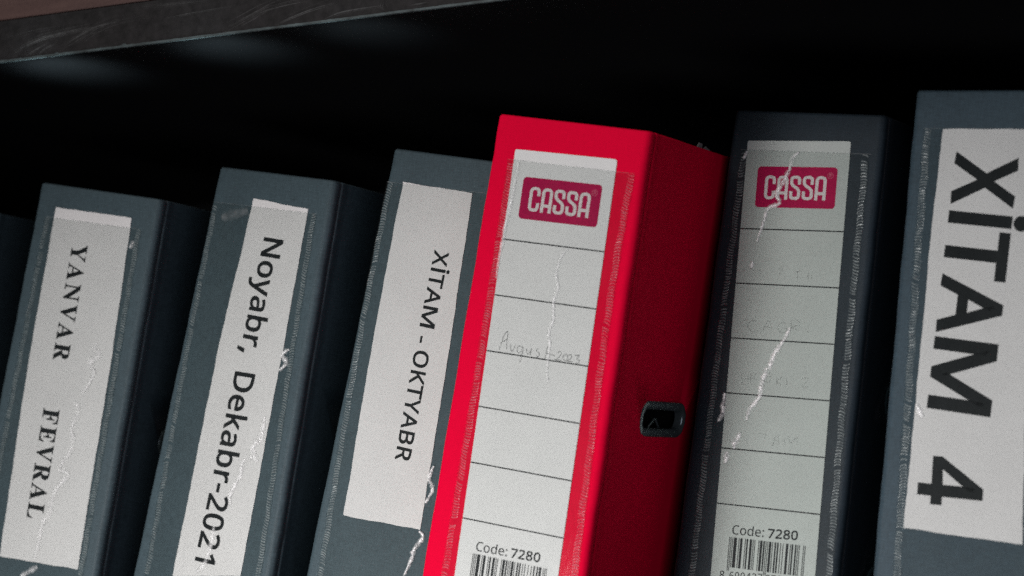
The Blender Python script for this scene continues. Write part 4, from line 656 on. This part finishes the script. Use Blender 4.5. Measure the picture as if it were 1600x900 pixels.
def binder(k, name, label, cloth, group, seam_m, copy_of=None):
    d = BINDERS[copy_of or k]; H, W = d['H'], d['W']
    rot = Matrix.Rotation(d['yaw'], 4, 'Z') @ Matrix.Rotation(d['lean'], 4, 'Y') @ Matrix.Rotation(d['tilt'], 4, 'X')
    loc = Vector(d['loc'])
    if copy_of: loc = loc + Vector((-0.1210, 0.012, 0.0030))
    root = thing(name, label, 'binder', loc, rot, group)
    sp = Spine(H); sk = (d['sL'], d['sR'])
    def warp(x, y, z):
        v = H-z; f = x/W
        wob = 0.10*math.sin(z*0.05+k) * (1-min(1, abs(f-0.5)*2))
        e = 0.16*math.sin(z*0.13+k*1.7+f*3) + 0.10*math.sin(z*0.41+k*2.3+f*5)
        return (x - sk[0]*(1-f)*v/300.0 + sk[1]*f*v/300.0 + e*(0.35 + abs(f-0.5)), y + (0.08*math.sin(z*0.09+k) if y > 3 else 0), z)
    sp_o = stack('spine_panel', spine_outline(W), 0, H, cloth, root, 1.4, 40, warp)
    side_panel(True, W, H, cloth, root, {2: 17, 1: 6}.get(copy_of or k, 9), sk)
    side_panel(False, W, H, cloth, root, 6, sk)
    if copy_of: return root
    # pocket, seams
    sl, ql = seam(sp, d['sl'], H, 3.1, root, seam_m, 1.2)
    srp = d['sr'] or [[W-9, d['sl'][0][1]], [W-9+sk[1]*0.5, 160], [W-9+sk[1], 300]]
    sr, qr = seam(sp, srp, H, 3.1, root, seam_m, 1.25)
    ft = d['film']
    left = [(u-1.9, v) for u, v in ql]; right = [(u+1.9, v) for u, v in qr]
    left[0] = (left[0][0], ft[0][1]); right[0] = (right[0][0], ft[1][1])
    # film: a thin sheet of two skins with a slightly rolled mouth
    nrow = min(len(left), len(right))
    def at(Q, v):
        for i in range(len(Q)-1):
            if Q[i][1] <= v <= Q[i+1][1]:
                f = (v-Q[i][1])/max(1e-6, Q[i+1][1]-Q[i][1]); return Q[i][0]+(Q[i+1][0]-Q[i][0])*f
        return Q[0][0] if v < Q[0][1] else Q[-1][0]
    V, F = [], []; NC, NR = 14, 60; vb = H-10
    for side_, lift in ((0, 0.47), (1, 0.40)):
        for r in range(NR+1):
            for c in range(NC+1):
                f = c/NC; vt = ft[0][1]+(ft[1][1]-ft[0][1])*f
                v = vt + (vb-vt)*r/NR
                ul, ur = at(left, v), at(right, v)
                puff = 0.10*math.sin(math.pi*f)*(0.5+0.5*math.sin(r*0.37+f*5+k))
                V.append(sp.p(ul+(ur-ul)*f, v, lift+puff))
    n1 = NC+1; B1 = (NR+1)*n1
    for r in range(NR):
        for c in range(NC):
            a = r*n1+c; F.append((a, a+n1, a+n1+1, a+1)); F.append((B1+a, B1+a+1, B1+a+n1+1, B1+a+n1))
    film = link('pocket_film', V, F, M['film'], root, True)
    # mouth hem: narrow line where the film ends
    hem = []
    for c in range(NC+1):
        f = c/NC; vt = ft[0][1]+(ft[1][1]-ft[0][1])*f; hem.append((ft[0][0]-1.5+(ft[1][0]-ft[0][0]+3)*f, vt))
    vv, ff = ribbon(hem, 0.26)
    flat('film_hem', sp, [(vv, ff)], 0.60, M['hem'], film)
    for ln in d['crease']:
        crease_glare_mesh(sp, [ln], film, {4: 2.4, 5: 3.2, 3: 3.0}.get(k, 3.8), M['soft_crease_glare'] if k in (4, 1) or (k == 2 and ln is d['crease'][-1]) else M['crease'])
    if k == 2: crease_glare_mesh(sp, [[(8.6, 24.5), (15.3, 22.8), (25.0, 19.5)]], film, 7.5, M['cloudy'])
    if k == 5: crease_glare_mesh(sp, [[(8.9, 18.2), (8.4, 19.8), (8.0, 21.6)]], film, 2.4, M['crease'])
    # label
    if k in (4, 5):
        brand_label(sp, root, d['lab'], '928710' if k == 4 else '928016', k == 4, ft)
    else:
        out = jag([tuple(q) for q in d['label']])
        card = slab('label_card', sp, out, 0.14, 0.30, M['paper'], root)
        for key, s, e, cap in d['text']:
            if key == '-':
                m = [(s[0], s[1]), (e[0], e[1])]; vv, ff = ribbon(m, 1.15)
                flat('printed_text', sp, [(vv, ff)], 0.315, M['black_ink'], card)
            else:
                print_word('printed_text', sp, key, s, e, cap, 0.315, M['black_ink'], card,
                           {'YANVAR': 0.13, 'FEVRAL': 0.13, 'Noyabr,': 0.36, 'Dekabr-2021': 0.36, 'OKTYABR': 0.23}.get(key, 0.23 if k == 3 else 1.08))
    return root
GR = 'binders leaning side by side along the shelf'
binder(0, 'lever_arch_binder', 'dark binder at the left border with only its unlit side showing', M['grey'], GR, M['seam'], copy_of=1)
binder(1, 'lever_arch_binder', 'grey binder with hand-cut white label reading YANVAR FEVRAL in serif capitals', M['grey'], GR, M['seam'])
binder(2, 'lever_arch_binder', 'grey binder with narrow white label reading Noyabr, Dekabr-2021', M['grey'], GR, M['seam'])
binder(3, 'lever_arch_binder', 'grey binder with white label reading XİTAM - OKTYABR, pressed against the red binder', M['grey'], GR, M['seam'])
rb = binder(4, 'lever_arch_binder', 'bright red binder with ruled CASSA label and pencilled August-2023', M['red'], GR, M['seam_red'])
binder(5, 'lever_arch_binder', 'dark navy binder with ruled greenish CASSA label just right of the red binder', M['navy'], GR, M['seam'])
binder(6, 'lever_arch_binder', 'grey-blue binder at the right border with big lettering XİTAM 4', M['blue'], GR, M['seam'])

# end of a steel ring just inside the upper slot of the red binder
d = BINDERS[4]; W, H = d['W'], d['H']
V, F = [], []; n = 8; path = []
for y_, v_ in smoothline([(47.5, 123.6), (50.5, 121.5), (53.0, 119.6), (55.0, 120.6), (58.5, 123.2), (61.5, 124.0)], 3)[:13]: path.append((W-3.2, y_, H-v_))
for i, p_ in enumerate(path):
    q0 = Vector(path[max(i-1, 0)]); q1 = Vector(path[min(i+1, len(path)-1)]); t = (q1-q0).normalized()
    up = Vector((0, 0, 1)); sdv = t.cross(up).normalized()
    for j in range(n):
        a = 2*math.pi*j/n; c = Vector(p_) + (sdv*math.cos(a)+up*math.sin(a))*0.55; V.append(c*MM)
    if i:
        for j in range(n):
            b = (i-1)*n; F.append((b+j, b+(j+1) % n, b+n+(j+1) % n, b+n+j))
link('arch_ring', V, F, M['metal'], rb, True)
V = [((W-x)*MM, y*MM, (H-z)*MM) for z in (225, 90) for y in (22, 88) for x in (6.6, 6.2)]
F = [(0, 2, 3, 1), (4, 5, 7, 6), (0, 1, 5, 4), (2, 6, 7, 3), (0, 4, 6, 2), (1, 3, 7, 5)]
link('dark_slot_backing', V, F, M['slot_shade'], rb)  # black sheet added so the slots look dark inside

# sheets filed in the red binder: a few stand a little above its side
rot = rb.matrix_world.copy()
st_ = thing('paper_stack', 'fanned sheets of paper sticking up at the back of the red binder', 'paper', rb.matrix_world @ Vector((36*MM, 68*MM, 0)), rot.to_3x3().to_4x4())
for i in range(16):
    x = 8 + i*1.45 + R.uniform(-0.4, 0.4); yy = R.uniform(-4, 4); top = H + (4.0 if i > 9 else 0.5) + R.uniform(-2.5, 1.5)
    sl_ = R.uniform(-1.5, 2.0)
    tall = i > 5 and i % 3 != 0
    top = H - 4 + R.uniform(-1, 1); ear = R.uniform(5.0, 7.8) if tall else 0; wd = R.uniform(3, 6); y1 = yy + R.uniform(0, 12)
    prof = [(yy, 6), (yy+205, 6), (yy+205, top)] + ([(y1+wd+1.5, top), (y1+wd, top+ear-R.uniform(0, 2)), (y1, top+ear)] if tall else []) + [(yy, top)]
    n_ = len(prof)
    V = [(x+(sl_ if z_ > 50 else 0), y_, z_) for y_, z_ in prof] + [(x+0.4+(sl_ if z_ > 50 else 0), y_, z_) for y_, z_ in prof]
    F = [tuple(range(n_)), tuple(range(2*n_-1, n_-1, -1))] + [(j, (j+1) % n_, n_+(j+1) % n_, n_+j) for j in range(n_)]
    link('sheet', [Vector(v)*MM for v in V], F, M['sheet'], st_)
